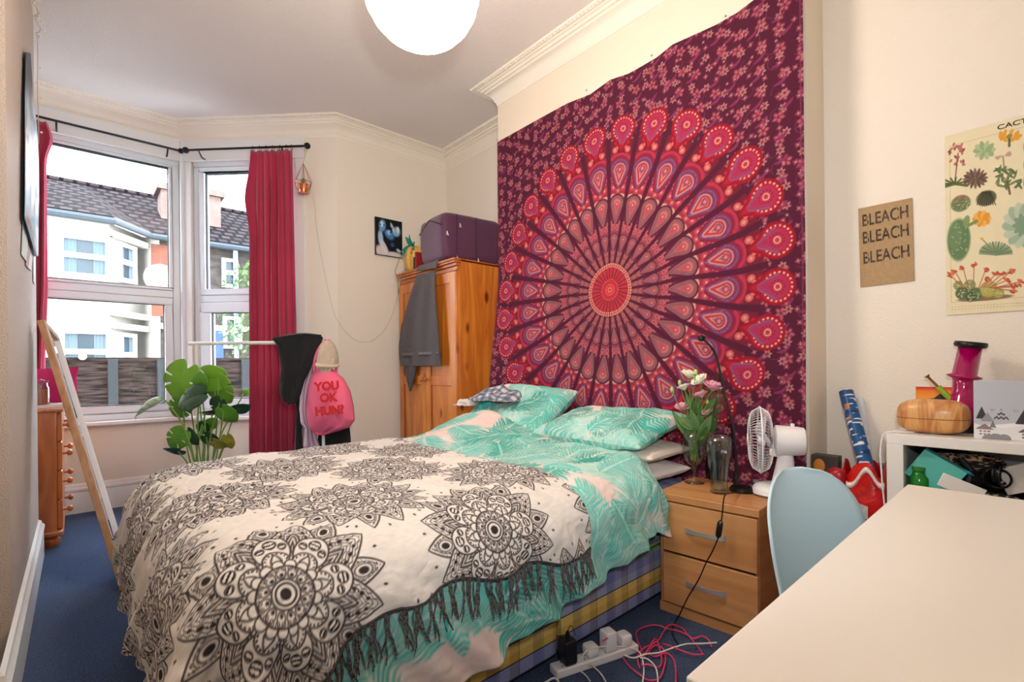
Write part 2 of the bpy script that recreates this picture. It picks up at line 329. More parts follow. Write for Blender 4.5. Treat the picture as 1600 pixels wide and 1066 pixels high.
# ---------------------------------------------------------------- printed patterns (numpy)
def over(dst, mask, c): dst[...] = dst*(1-mask[..., None])+np.array(c, float)*mask[..., None]
def mandala_ink(r, th, aa):
    """black line work of one eight-fold flower, r in units of its radius; returns (paper mask, ink mask)"""
    ink = np.zeros_like(r); body = np.zeros_like(r)
    def st(d, w): return np.clip(.5-(np.abs(d)-w)/aa, 0, 1)
    def fl(d): return np.clip(.5-d/aa, 0, 1)
    def shape(d, w):
        nonlocal ink, body
        f = fl(d); ink = ink*(1-f); body = np.maximum(body, f); ink = np.maximum(ink, st(d, w))
    def mark(m, clip=None):
        nonlocal ink
        ink = np.maximum(ink, m if clip is None else m*clip)
    def fold(n, off): a = (th-off+PI/n) % (2*PI/n)-PI/n; return r*np.cos(a), r*np.sin(a)
    def petal(x, y, a0, a1, hw, p=1.0, skew=.45):
        t = (x-a0)/(a1-a0); tt = np.clip(t, 0, 1); prof = hw*np.sin(PI*np.clip(tt, 0, 1)**skew)**.8*(1-tt*.15)
        d = (np.abs(y)-prof)*.8; return np.where((t < 0) | (t > 1), np.maximum(d, np.maximum(a0-x, x-a1)), d)
    # outer eye petals
    x, y = fold(8, 0); d = petal(x, y, .50, 1.0, .15, skew=.75); shape(d, .0085); f = fl(d+.02)
    mark(st(d+.035, .005)*(np.sin(x*120) > -.3), f); e = np.hypot((x-.77)/1.5, y); mark(st(e-.062, .005), f); mark(st(e-.082, .003), f); mark(st(e-.10, .006)*(np.sin(np.arctan2(y, x-.77)*14) > .2), f); mark(fl(e-.036))
    # little leaf darts between
    x, y = fold(16, PI/16); mark(fl(np.hypot((x-.98)/1.6, y)-.013))
    # large pointed petals
    x, y = fold(8, PI/8); d = petal(x, y, .26, .97, .235, skew=.72); shape(d, .0085); f = fl(d+.015)
    mark(st(d+.03+.008*np.sin(x*90), .005), f)
    d2 = petal(x, y, .40, .88, .155, skew=.7); mark(st(d2+.014*np.abs(np.sin(x*34)), .006), f); mark(st(d2+.035+.012*np.abs(np.sin(x*34)), .004), f); mark(st(d2+.06+.012*np.abs(np.sin(x*40)), .004), f); mark(fl(d2)*st(((x*26) % 1)-.5, .13)*(np.abs(y) > .085), f)
    for (cx_, cy_, rr) in ((.72, .085, .022), (.80, .045, .018), (.63, .12, .02)):
        mark(fl(np.hypot((x-cx_)/1.3, np.abs(y)-cy_)-rr), f)
    e = petal(x, y, .38, .70, .085, skew=.6)
    g = fl(e); ink = ink*(1-g); mark(st(e, .009)); mark(st(e+.028, .007)); mark(st(e+.055, .006)); mark(fl(np.hypot(x-.52, y)-.014))
    # rounded petals with three hatched seeds
    x, y = fold(8, 0); d = np.hypot((x-.47)/1.12, y)-.165; shape(d, .0085); f = fl(d+.012)
    for (cx_, cy_, rr) in ((.555, 0, .055), (.50, .10, .036)):
        q = np.hypot((x-cx_), (np.abs(y) if cy_ else y)-cy_)-rr; ink = ink*(1-fl(q)); mark(st(q, .007), f); mark(fl(q)*(np.sin(x*150) > .1), f)
    d = np.hypot((x-.33)/1.0, y)-.12; shape(d, .008); mark(st(d+.022, .009)*(np.sin(np.arctan2(y, x-.33)*16) > -.2)); 
    e = petal(x, y, .25, .42, .05, skew=.8); g = fl(e); ink *= (1-g); mark(st(e, .007)); mark(fl(np.hypot(x-.325, y)-.02))
    # scalloped collar
    x, y = fold(16, 0); d = np.hypot(x-.285, y)-.052; shape(d, .007)
    d = r-.262; shape(d, .009)
    x, y = fold(12, 0); d = np.hypot((x-.20)/1.25, y)-.042; mark(st(d, .006)); mark(fl(np.hypot(x-.178, y)-.018))
    x, y = fold(24, .13); mark(st(np.hypot(x-.236, y)-.02, .004))
    d = r-.135; shape(d, .0085); mark(st(r-.098, .010)); mark(fl(r-.055))
    return body, np.clip(ink, 0, 1)
def palm_canvas(wm, hm, res, seed, n=60, big=.42):
    """printed tropical leaves, pale pink ground; canvas of wm x hm metres"""
    rs = random.Random(seed); nx, ny = int(wm/res), int(hm/res); X, Y = np.meshgrid(np.arange(nx)*res, np.arange(ny)*res, indexing='ij')
    c = np.empty((nx, ny, 3)); c[:] = (238, 214, 206)
    over(c, smooth(-.1, .35, npnoise(X*5, Y*5, 3))*.35, (222, 232, 226))
    teals = [(30, 166, 152), (58, 184, 170), (82, 200, 186), (120, 214, 202), (28, 150, 138), (70, 192, 180)]
    def win(cx_, cy_, R):
        i0, i1 = max(0, int((cx_-R)/res)), min(nx, int((cx_+R)/res)+1); j0, j1 = max(0, int((cy_-R)/res)), min(ny, int((cy_+R)/res)+1)
        return (slice(i0, i1), slice(j0, j1)) if i1 > i0 and j1 > j0 else None
    def blade(ax, ay, bx, by, w, col, a=1.0, vein=False):
        s = win((ax+bx)/2, (ay+by)/2, math.hypot(bx-ax, by-ay)/2+w)
        if s is None: return
        x, y = X[s], Y[s]; L = math.hypot(bx-ax, by-ay); dx, dy = (bx-ax)/L, (by-ay)/L; t = ((x-ax)*dx+(y-ay)*dy)/L; v = -(x-ax)*dy+(y-ay)*dx
        prof = w*np.sin(PI*np.clip(t, 0, 1)**.65)**.75; m = np.clip(.5-(np.abs(v)-prof)/res, 0, 1)*((t > 0) & (t < 1))*a
        over(c[s], m, col)
        if vein: over(c[s], np.clip(1-np.abs(v)/(res*.8), 0, 1)*((t > .05) & (t < .95))*.7, (196, 230, 220))
    for k in range(n):
        px, py = rs.uniform(0, wm), rs.uniform(0, hm); a = rs.uniform(0, 2*PI); L = rs.uniform(.6, 1)*big; col = rs.choice(teals); kind = rs.random(); al = rs.uniform(.7, 1)
        bend = rs.uniform(-.8, .8); pts = []; x, y = px, py; ang = a
        m = 17 if kind < .75 else 8
        for i in range(m): pts.append((x, y, ang)); x += math.cos(ang)*L/m; y += math.sin(ang)*L/m; ang += bend/m
        if kind < .72:      # feathered palm
            for i, (x, y, g) in enumerate(pts):
                ll = L*.52*math.sin(PI*(.12+.8*i/m))**.7
                for sd in (-1, 1):
                    gg = g+sd*(.95-.35*i/m)+rs.uniform(-.06, .06); blade(x, y, x+math.cos(gg)*ll*1.03, y+math.sin(gg)*ll*1.03, .0098, (240, 218, 210), .85); blade(x, y, x+math.cos(gg)*ll, y+math.sin(gg)*ll, .0052+.002*rs.random(), col, al)
            for i in range(m-1): blade(pts[i][0], pts[i][1], pts[i+1][0]+1e-6, pts[i+1][1], .004, (210, 232, 222), .8)
        elif kind < .9:     # broad leaf with pale cuts
            blade(px, py, px+math.cos(a)*L*.7, py+math.sin(a)*L*.7, L*.17, col, al, True)
            for i in range(1, 7):
                q = i/7*L*.7; x, y = px+math.cos(a)*q, py+math.sin(a)*q
                for sd in (-1, 1): gg = a+sd*.8; blade(x, y, x+math.cos(gg)*L*.2, y+math.sin(gg)*L*.2, .0045, (232, 220, 212), .8)
        else:               # fan of thin strokes
            for i in range(9): gg = a-.9+1.8*i/8; blade(px, py, px+math.cos(gg)*L*.55, py+math.sin(gg)*L*.55, .009, col, al)
    return c
def sample(cv, res, x, y):
    i = np.clip(x/res, 0, cv.shape[0]-1.001); j = np.clip(y/res, 0, cv.shape[1]-1.001); i0 = i.astype(int); j0 = j.astype(int); fi = (i-i0)[..., None]; fj = (j-j0)[..., None]
    return (cv[i0, j0]*(1-fi)+cv[i0+1, j0]*fi)*(1-fj)+(cv[i0, j0+1]*(1-fi)+cv[i0+1, j0+1]*fi)*fj
# ---------------------------------------------------------------- the bed
BX0, BX1, BY0, BY1 = .33, 2.31, 1.21, 2.71
def mat_tartan():
    m = mat('tartan_ticking', (150, 155, 185), .9); N = m.node_tree.nodes; L = m.node_tree.links; b = N['Principled BSDF']
    tc = N.new('ShaderNodeTexCoord'); sp = N.new('ShaderNodeSeparateXYZ'); L.new(tc.outputs['Object'], sp.inputs[0])
    def band(sock, per, ramp, off=0):
        a = N.new('ShaderNodeMath'); a.operation = 'ADD'; a.inputs[1].default_value = off+20*per; L.new(sock, a.inputs[0])
        d = N.new('ShaderNodeMath'); d.operation = 'MODULO'; d.inputs[1].default_value = per; L.new(a.outputs[0], d.inputs[0])
        e = N.new('ShaderNodeMath'); e.operation = 'DIVIDE'; e.inputs[1].default_value = per; L.new(d.outputs[0], e.inputs[0])
        r = N.new('ShaderNodeValToRGB'); L.new(e.outputs[0], r.inputs[0]); r.color_ramp.interpolation = 'CONSTANT'
        els = r.color_ramp.elements
        for i, (p, c) in enumerate(ramp):
            el = els[i] if i < 2 else els.new(p)
            el.position = p; el.color = (*lin(c), 1)
        return r.outputs[0]
    z = band(sp.outputs['Z'], .60, [(0, (136, 142, 184)), (.165, (38, 58, 70)), (.175, (206, 172, 88)), (.225, (218, 188, 108)), (.278, (38, 58, 70)), (.288, (150, 156, 186)), (.34, (128, 134, 180)), (.425, (120, 160, 100)), (.437, (140, 146, 186)), (.53, (38, 58, 70)), (.54, (212, 182, 100)), (.66, (38, 58, 70)), (.67, (140, 146, 186))], 0)
    x = band(sp.outputs['X'], .21, [(0, (255, 255, 255)), (.30, (190, 196, 226)), (.52, (255, 250, 240)), (.54, (170, 176, 190)), (.56, (255, 255, 255)), (.78, (226, 214, 196)), (.97, (150, 175, 150))])
    mx = N.new('ShaderNodeMixRGB'); mx.blend_type = 'MULTIPLY'; mx.inputs[0].default_value = .8; L.new(z, mx.inputs[1]); L.new(x, mx.inputs[2]); L.new(mx.outputs[0], b.inputs['Base Color'])
    return m
m_tar = mat_tartan()
bed = thing('divan_bed', 'double divan bed with blue and yellow tartan base and mattress under the leafy duvet', 'bed', (1.32, 1.96, 0))
for a, b in ((BX0, 1.30), (1.312, BX1)):
    h = obj('divan_base', MB().box((a, BY0, .045), (b, BY1, .26)), m_tar, bed, bevel=.012)
obj('mattress', MB().box((BX0, BY0+.005, .262), (BX1, BY1, .52)), m_tar, bed, bevel=.045, seg=4)
pp = MB(); 
for z in (.285, .50): pp.tube([(BX0+.03, BY0, z), (BX1-.03, BY0, z), (BX1, BY0+.03, z), (BX1, BY1-.03, z), (BX1-.03, BY1, z), (BX0+.03, BY1, z), (BX0, BY1-.03, z), (BX0, BY0+.03, z)], .006, 6, closed=True)
obj('piping', pp, mat('green_piping', (120, 150, 90), .7), bed)
for x in (BX0+.08, 1.24, 1.38, BX1-.08):
    for y in (BY0+.1, BY1-.1):
        cm = MB(); cm.lathe([(0, 0), (.022, 0), (.022, .03), (.008, .034), (.008, .046), (0, .046)], 12, (x, y, 0)); obj('castor', cm, m_rubber, bed)
# the draped bedclothes: cloth coordinate -> place in the room
R_ = .20; U0, V0, V1 = .16+R_, 1.13+R_, 2.80-R_
def topz(x, y):
    z = .665+.018*npnoise(x*2.2+3, y*2.2, 5)+.010*npnoise(x*7, y*7, 8, 2)
    z = z+.035*smooth(1.5, 2.0, x)+.05*np.exp(-((x-1.72)**2+(y-2.35)**2)/.09)                                 # duvet bunched towards the pillows
    z = z+.10*np.exp(-((x-2.0)/.22)**2-((y-2.42)/.36)**2)
    return z
def drape(u, v, lift=0.0):
    du = np.minimum(u-U0, 0); dv = np.where(v < V0, v-V0, np.where(v > V1, v-V1, 0)); d = np.hypot(du, dv)+1e-9
    qx, qy = u-du, v-dv; nx, ny = du/d, dv/d; Rr = R_+lift; a = np.minimum(d/R_, PI/2-.10)
    ex = np.maximum(d-R_*(PI/2-.10), 0)
    h = Rr*np.sin(a)+ex*.10; dz = Rr*(1-np.cos(a))+ex*.995-lift
    # folds of the hanging cloth
    s = u+v*1.0; fold = smooth(.12, .5, d)*(.016*np.sin(s*17+2*np.sin(s*3.1))+.010*np.sin(s*41+1))
    corner = np.abs(nx*ny)*4*smooth(.1, .5, d); fold = fold+corner*.03*np.sin(np.arctan2(ny, nx)*9)
    h = h+fold
    return np.stack([qx+nx*h, qy+ny*h, topz(qx, qy)-dz], -1)
def wrinkle(u, v, s=1.0):
    return s*(.006*npnoise(u*9+v*3, v*12, 21, 3)+.0035*np.abs(npnoise(u*22+v*9, v*30-u*8, 31, 2)))
def duvet_grid(nu, nv):
    uu = np.linspace(0, 1, nu)[:, None]*np.ones((1, nv)); vv = np.ones((nu, 1))*np.linspace(0, 1, nv)[None]
    u = -.12+uu*(2.02+.12)
    dn = np.interp(u, [-.12, .3, .9, 1.2, 1.42, 1.82, 2.02], [.62, .61, .55, .505, .475, .435, .42])
    v0 = V0-dn; v = v0+vv*(V1+.40-v0)
    return u, v
du_, dv_ = duvet_grid(430, 470)
P = drape(du_, dv_); w = wrinkle(du_, dv_, 1.5)
P[..., 2] += w*np.clip(1-np.maximum(V0-dv_, 0)*4, .1, 1); P[..., 1] -= w*smooth(0, .25, V0-dv_)
P[..., 2] += .012*np.abs(npnoise(du_*6+dv_*7, dv_*5-du_*4, 77, 2))*smooth(1.2, 1.8, du_)
P[..., 0] -= smooth(.0, .15, V0-dv_)*smooth(1.7, 2.02, P[..., 0])*.095
# rolled head edge of the duvet
e = smooth(1.93, 2.02, du_); P[..., 2] -= e*.035
cvs = palm_canvas(2.6, 2.9, .004, 11, 400, .35)
colr = sample(cvs, .004, du_+.2, dv_-.5)
duvet = surf('duvet', P, colr, mat_attr('printed_duvet_cotton', .85, .15, 500), solid=.03)
tag(duvet, 'crumpled duvet printed with turquoise palm leaves on pale pink, spread over the bed', 'duvet')
# patterned throw: covers the foot half
def throw_uv(nu, nv):
    uu = np.linspace(0, 1, nu)[:, None]*np.ones((1, nv)); vv = np.ones((nu, 1))*np.linspace(0, 1, nv)[None]
    u = -.14+uu*(1.375+.14)+.012*np.sin(vv*9)+.0*vv
    v0 = V0-np.interp(u, [-.14, .2, .34, .42, .50, .60, .80, .95, 1.37], [.60, .48, .40, .36, .315, .285, .285, .305, .345])
    v0 = v0-.012*np.sin(u*22)*smooth(-.1, .4, u)
    v1 = np.interp(u, [-.14, .1, .4, 1.37], [V1-.02, V1+.12, V1+.30, V1+.30])
    return u, v0+vv*(v1-v0)
tu, tv = throw_uv(640, 770)
TP = drape(tu, tv, .012); w = wrinkle(tu, tv, 1.5)*(1+1.3*smooth(.7, .25, tu))
TP[..., 2] += w*np.clip(1-np.maximum(V0-tv, 0)*4, .1, 1)+.006; TP[..., 1] -= w*smooth(0, .25, V0-tv)+.012*smooth(.0, .2, V0-tv); TP[..., 0] -= .012*smooth(0, .2, U0-tu)
rc = np.empty(tu.shape+(3,)); rc[:] = (222, 215, 208); rc *= (1+.05*npnoise(tu*60, tv*260, 4, 1)[..., None])
L0u, L0v, Lu, Lv = .345, 1.145, .305, .335; RM = .238
for i in range(-2, 5):
    for j in range(-2, 7):
        if (i+j) % 2: continue
        cu, cv_ = L0u+i*Lu, L0v+j*Lv; r = np.hypot(tu-cu, tv-cv_)/RM; s = r < 1.05
        if not s.any(): continue
        th = np.arctan2(tv-cv_, tu-cu)[s]; b_, k_ = mandala_ink(r[s], th+PI/8*0+.2*(i % 2), .012)
        base = rc[s]; over(base, k_*.93, (38, 30, 32)); rc[s] = base
throw = surf('throw', TP, rc, mat_attr('printed_throw_cotton', .9, .2, 700))
tag(throw, 'off-white cotton throw with large black mandala flowers over the foot of the bed', 'throw')
# dark selvedge cord along the near hem and knotted tassels
fr = MB(); hem = [Vector(TP[i, 0])+Vector((0, -.004, 0)) for i in range(0, 640, 6)]
fr.tube(hem, .0035, 5); rs = random.Random(5)
fg = MB(); k = 30
i = 66
while i < 639:
    p = Vector(TP[i, 0]); 
    for s_ in range(5):
        q = p+Vector((rs.uniform(-.014, .014), -.003, 0)); L_ = rs.uniform(.085, .125); sway = rs.uniform(-.025, .035)
        pts = []
        for t in range(6):
            f = t/5; pts.append(q+Vector((sway*f*f+.003*math.sin(f*9+s_*2), -.012*f-.006*rs.random()+f*.004, -L_*f)))
            if f > .3: pts[-1] += Vector((-(q.x-p.x)*.5, 0, 0))
        fg.tube(pts, [.0026]*5+[.0016], 4, cap=False)
    i += rs.randint(13, 20)
obj('hem_cord', fr, mat('dark_cotton_cord', (60, 52, 54), .9), throw)
obj('fringe', fg, mat('grey_tassel_yarn', (120, 112, 112), .95, col2=(38, 34, 36), vscale=160), throw)
# ---------------------------------------------------------------- pillows
def pillow_surf(name, c, L, Wd, T, rz, tilt, cv_off, seed, m, parent=None, crush=.02, cols=None, n=110, roll=0):
    """closed cushion: two inflated faces; L along local y, Wd along local x, T thick"""
    a = np.linspace(-1, 1, n); A, B = np.meshgrid(a, a, indexing='ij')
    def half(sg):
        ed = np.clip((1-A**4)*(1-B**4), 0, 1)**.45; pin = 1-.07*(A**2)*(1-np.abs(B)**2)*0
        x = A*Wd/2*(1-.06*(1-B**2)*0-.05*np.abs(A)*(1-B*B)); y = B*L/2*(1-.05*np.abs(B)*(1-A*A))
        z = sg*T/2*ed+crush*npnoise(A*2.2+seed, B*2.6, seed, 3)*ed+.008*np.abs(npnoise(A*6+B*3, B*6, seed+9, 2))*ed
        return x, y, z
    x1, y1, z1 = half(1); x2, y2, z2 = half(-1)
    X = np.concatenate([x1, x2[::-1][1:]], 0); Y = np.concatenate([y1, y2[::-1][1:]], 0); Z = np.concatenate([z1, z2[::-1][1:]], 0)
    M = Matrix.Translation(Vector(c)) @ Matrix.Rotation(rz, 4, 'Z') @ Matrix.Rotation(tilt, 4, 'Y') @ Matrix.Rotation(roll, 4, 'X')
    M = np.array(M); Q = np.stack([X, Y, Z], -1) @ M[:3, :3].T+M[:3, 3]
    uu = np.concatenate([A, A[::-1][1:]+2], 0); col = sample(cvs, .004, (uu+1)*Wd/2+cv_off[0], (np.concatenate([B, B[::-1][1:]], 0)+1)*L/2+cv_off[1]) if cols is None else np.ones(X.shape+(1,))*np.array(cols, float)
    return surf(name, Q, col, m, parent)
m_pc = mat_attr('pillowcase_print', .85, .12, 500); m_wc = mat_attr('white_pillow_cotton', .85, .15, 300)
tag(pillow_surf('pillow', (2.115, 2.33, .80), .74, .48, .20, .05, -.62, (.3, .6), 3, m_pc, crush=.05), 'turquoise leaf-print pillow propped higher at the wardrobe side, shirt on it', 'pillow')
tag(pillow_surf('pillow', (2.125, 1.60, .775), .72, .46, .13, -.03, -.24, (1.2, 1.4), 8, m_pc, crush=.03), 'turquoise leaf-print pillow lying lower, nearer the bedside table', 'pillow')
tag(pillow_surf('pillow', (2.08, 1.56, .578), .70, .44, .095, 0, 0, (0, 0), 15, m_wc, cols=(225, 220, 218), crush=.012), 'plain white pillow at the very bottom of the stack beside the bouquet', 'pillow')
tag(pillow_surf('pillow', (2.13, 1.57, .668), .70, .40, .085, .03, 0, (0, 0), 19, m_wc, cols=(228, 216, 206), crush=.012), 'plain cream pillow between the white pillow and the leaf-print one', 'pillow')
# crumpled clothes on the far pillow
def crumple(name, c, size, seed, colf, m, n=90, rz=0):
    a = np.linspace(0, 1, n); A, B = np.meshgrid(a, a, indexing='ij'); X = (A-.5)*size[0]; Y = (B-.5)*size[1]
    r = np.hypot((A-.5)*2, (B-.5)*2); env = np.clip(1-r**3, 0, 1)
    Z = size[2]*env*(.6+.9*npnoise(A*3+seed, B*3, seed, 2))+.05*size[2]*npnoise(A*14, B*14, seed, 2)
    k = 1-.28*np.clip(r-.7, 0, 1)+.10*npnoise(A*4, B*4, seed+3, 2); X = X*k; Y = Y*k; Z = np.maximum(Z, .0)+.004
    X = X+.04*npnoise(A*5+9, B*5, seed+5, 2); Y = Y+.04*npnoise(A*5, B*5+4, seed+6, 2)
    M = np.array(Matrix.Translation(Vector(c)) @ Matrix.Rotation(rz, 4, 'Z')); Q = np.stack([X, Y, Z], -1) @ M[:3, :3].T+M[:3, 3]
    return surf(name, Q, colf(A, B), m, solid=.004)
def plaid(A, B):
    c = np.empty(A.shape+(3,)); c[:] = (205, 205, 212); a = (np.sin(A*44) > 0)*.5; b = (np.sin(B*44) > 0)*.5; over(c, a+b*(1-a)*1.0, (62, 72, 96)); return c
m_cl = mat_attr('garment_print', .9)
tag(crumple('checked_shirt', (2.05, 2.40, .885), (.30, .40, .11), 4, plaid, m_cl, rz=.3), 'navy and grey checked shirt bundled on the far leaf-print pillow', 'shirt')
tag(crumple('white_garment', (1.98, 2.66, .84), (.16, .16, .07), 9, lambda A, B: np.ones(A.shape+(1,))*np.array((226, 218, 214.)), m_cl), 'small white cloth scrunched beside the checked shirt', 'cloth')
tag(crumple('navy_garment', (2.13, 2.62, .88), (.14, .16, .07), 12, lambda A, B: np.ones(A.shape+(1,))*np.array((40, 52, 110.)), m_cl), 'navy blue cloth tucked behind the checked shirt', 'cloth')
# ---------------------------------------------------------------- the wall tapestry
def tapestry():
    ny, nz = 620, 640; yl, yr = 2.80, .715
    A, B = np.meshgrid(np.linspace(0, 1, ny), np.linspace(0, 1, nz), indexing='ij')
    tops = np.interp(2.80-A*(yl-yr), *zip(*[(2.80-y, z) for y, z in ((2.80, 2.822), (2.34, 2.79), (1.92, 2.826), (1.80, 2.80), (1.70, 2.797), (1.46, 2.818), (1.36, 2.795), (1.18, 2.79), (1.05, 2.812), (.9, 2.79), (.715, 2.81))]))
    Y = yl-A*(yl-yr); Z = .42+B*(2.80-.42); Zw = .42+B*(tops-.42)
    bulge = .012+.006*npnoise(A*4, B*3, 3)+.004*np.sin(A*30+3*np.sin(B*3))*(1-B)*1.5+.10*smooth(.25, 0, A)*smooth(.62, .1, B)+.02*smooth(.93, 1, A)*smooth(.5, .1, B)
    Yw = Y+.02*smooth(.3, 0, A)*smooth(.6, .1, B); Xw = XT-np.maximum(bulge, .004)
    P = np.stack([Xw, Yw, Zw], -1)
    # print
    cx, cz, RO = 1.77, 1.552, .935; dy, dz = -(Y-cx), Z-cz; r = np.hypot(dy, dz); th = np.arctan2(dz, dy); N = 28; off = math.radians(6.3)
    a = (th-off+PI/N) % (2*PI/N)-PI/N; idx = np.floor((th-off+PI/N)/(2*PI/N)).astype(int)
    x = r*np.cos(a); y = r*np.sin(a); aa = .0035
    fl = lambda d: np.clip(.5-d/aa, 0, 1)
    st = lambda d, w: np.clip(.5-(np.abs(d)-w)/aa, 0, 1)
    def drop(cx_, rr, pt, k=1.0): # round outside end, pointed towards the centre (-x)
        d = np.hypot(x-cx_, y*k)-rr
        t = np.clip((cx_-x)/pt, 0, 1); w = rr*np.sqrt(np.clip(1-t, 0, 1))*(1-.35*t); d2 = np.where((x < cx_) & (x > cx_-pt), (np.abs(y)*k-w)*.8, 9)
        return np.minimum(np.where(x >= cx_, d, 9), d2)
    base = (88, 24, 52); c = np.empty(Y.shape+(3,)); c[:] = base
    # scattered border of small flowers, tendrils and paisley commas
    s = .118; rs = np.random.RandomState(3); Yd, Zd = dy+3, Z
    for lay in range(5):
        s = (.098, .088, .108, .118, .072)[lay]; ox, oz = lay*.37*s, lay*.61*s; gx = (Yd+ox)/s; gz = (Zd+oz)/s+.5*(np.floor(gx) % 2); ix = np.floor(gx); iz = np.floor(gz)
        hx = np.modf(np.abs(np.sin(ix*12.9+iz*78.2+lay*3.1)*4375.5))[0]; hz = np.modf(np.abs(np.sin(ix*39.3+iz*11.1+lay*7.7)*2375.5))[0]
        fx = (gx-ix-.3-.4*hx)*s; fz = (gz-iz-.3-.4*hz)*s; rr = np.hypot(fx, fz); tt = np.arctan2(fz, fx)+hx*6
        if lay == 0:
            m = fl(rr-.024*(1+.22*np.cos(5*tt))); over(c, m, (150, 52, 82)); over(c, m*fl(rr-.018*(1+.3*np.cos(5*tt)))*(np.cos(tt*5) > .1), (186, 104, 112)); over(c, fl(rr-.006), (130, 26, 56))
        elif lay == 1:
            m = fl(rr-.016*(1+.3*np.cos(6*tt))); over(c, m, (188, 128, 126)); over(c, fl(rr-.007), (150, 36, 62))
        elif lay == 2:
            g = fx*.9+fz*.5; h = -fx*.5+fz*.9; h = h-8*g*g; m = fl(np.abs(h)-.008*np.sqrt(np.clip(1-(g/.035)**2, 0, 1)))*(np.abs(g) < .035); over(c, m, (142, 46, 92))
        elif lay == 3:
            m = st(rr-.032, .0012)*(np.cos(tt*1.0) > -.2); over(c, m*.8, (138, 72, 110)); over(c, fl(np.hypot(fx-.02, fz-.02)-.006), (200, 120, 130))
        else:
            m = fl(rr-.011*(1+.25*np.cos(4*tt))); over(c, m, (156, 68, 92)); over(c, fl(rr-.004), (204, 156, 146))
    # side border strip of upright petals near the right and left hems
    for e in (A*(yl-yr), (1-A)*(yl-yr)):
        z_ = (Z/.06) % 1-.5; m = fl(np.hypot((e-.045), z_*.055)-.022); over(c, m*.0, (150, 44, 80))
        over(c, st(e-.012, .003)*.6, (150, 70, 100))
    # wheel ground
    hw = r*math.tan(PI/N)
    over(c, fl(r-.86), base); 
    sect = hw-np.abs(y)-(.0042+.0155*r)          # distance inside the spoke gaps
    segm = fl(-sect)
    over(c, fl(r-.16)*fl(-(hw-np.abs(y)-.0022)), (196, 50, 66))
    over(c, segm*fl(r-.86)*fl(.15-r), (160, 50, 70))
    def ring(r0, r1, col, m=segm): over(c, m*fl(r-r1)*fl(r0-r), col)
    ring(.15, .29, (150, 74, 84)); ring(.29, .40, (160, 68, 84)); ring(.40, .56, (120, 34, 60)); ring(.56, .66, (168, 46, 70)); ring(.66, .80, (150, 40, 72)); ring(.80, .88, (120, 30, 50))
    tan, pink, cream, red, mauve = (172, 104, 104), (190, 74, 88), (220, 164, 138), (196, 30, 52), (122, 44, 88)
    # first ring: little drops
    for (c0, rr) in ((.185, .012), (.225, .014)): over(c, fl(np.hypot((x-c0)/1.3, y)-rr)*segm, tan); over(c, fl(np.hypot((x-c0)/1.3, y)-rr*.5), pink)
    d = drop(.305, .026, .075); over(c, fl(d-.006), (90, 30, 60)); over(c, fl(d), (168, 98, 104)); over(c, st(d+.007, .0018), (150, 70, 96)); over(c, fl(d+.015), pink); over(c, fl(np.hypot(x-.305, y)-.004), cream)
    # bows between
    for (px_, py_, rr) in ((.365, .017, .014), (.395, .020, .016), (.425, .018, .014)): over(c, fl(np.hypot(x-px_, np.abs(y)-py_)-rr)*segm, (196, 102, 110)); over(c, fl(np.hypot(x-px_, np.abs(y)-py_)-rr*.4), (150, 50, 80))
    over(c, fl(np.hypot((x-.38)/1.4, y)-.010), pink)
    # second ring: greyish drops with cream crescent
    over(c, fl(np.hypot(x-.535, np.abs(y)-.028)-.032), (226, 170, 146)); d = drop(.51, .047, .12)
    over(c, fl(d-.010), (96, 30, 64)); over(c, fl(d), (160, 94, 98)); over(c, st(d+.009, .002)*(np.sin(th*400) > -.2), (120, 66, 96)); over(c, fl(d+.02), (196, 106, 112)); over(c, st(d+.028, .0025), (216, 130, 120)); over(c, fl(drop(.505, .016, .045)), (206, 70, 92)); over(c, fl(np.hypot(x-.507, y)-.006), cream)
    # flowers
    for (px_, py_, rr, cc) in ((.585, .0, .017, pink), (.605, .034, .019, (200, 70, 92)), (.632, .014, .016, (216, 100, 104)), (.64, .045, .015, (150, 44, 84)), (.66, .058, .012, (176, 70, 110))):
        over(c, fl(np.hypot(x-px_, np.abs(y)-py_)-rr), cc); over(c, fl(np.hypot(x-px_, np.abs(y)-py_)-rr*.35), cream)
    # third ring: mauve drops with cream outlined hearts
    d = drop(.708, .066, .11); over(c, fl(d-.012), (150, 30, 60)); over(c, fl(d), (128, 56, 104)); over(c, st(d+.010, .0022)*(np.sin(y*900) > -.2), (170, 110, 150)); d = drop(.703, .043, .085)
    over(c, fl(d), cream); over(c, fl(d+.005), (184, 90, 118)); over(c, st(d+.012, .0035), (206, 44, 56)); over(c, st(d+.02, .002), cream)
    q = np.hypot(x-.708, y); over(c, fl(q-.022)*(np.cos(np.arctan2(y, x-.708)*12) > -.1), (120, 50, 96)); over(c, fl(q-.009), (226, 130, 120))
    # fans
    over(c, st(np.hypot((x-.752)/.7, y)-.066, .010)*(x > .762)*segm, (196, 48, 76))
    for (px_, py_, rr, cc) in ((.822, .045, .019, (218, 96, 100)), (.845, .0, .018, (224, 84, 96)), (.862, .042, .018, (150, 20, 48)), (.84, .024, .012, (226, 110, 104))):
        over(c, fl(np.hypot(x-px_, np.abs(y)-py_)-rr), cc); over(c, fl(np.hypot(x-px_, np.abs(y)-py_)-rr*.45), (226, 150, 130) if cc[0] > 200 else (206, 40, 66))
    # dark spokes run out between the drops
    over(c, (1-segm)*fl(r-.90)*fl(.16-r), base)
    # outer ring: big red drops
    d = np.minimum(np.hypot((x-.940)/.97, y)-.086, drop(.93, .072, .12)); over(c, fl(d), (164, 16, 40)); over(c, fl(d+.012), (182, 30, 54))
    q = np.hypot((x-.945)/.93, y); ta = np.arctan2(y, x-.945); over(c, st(q-.066, .0045)*(np.cos(ta*20) > .2), (240, 190, 170))
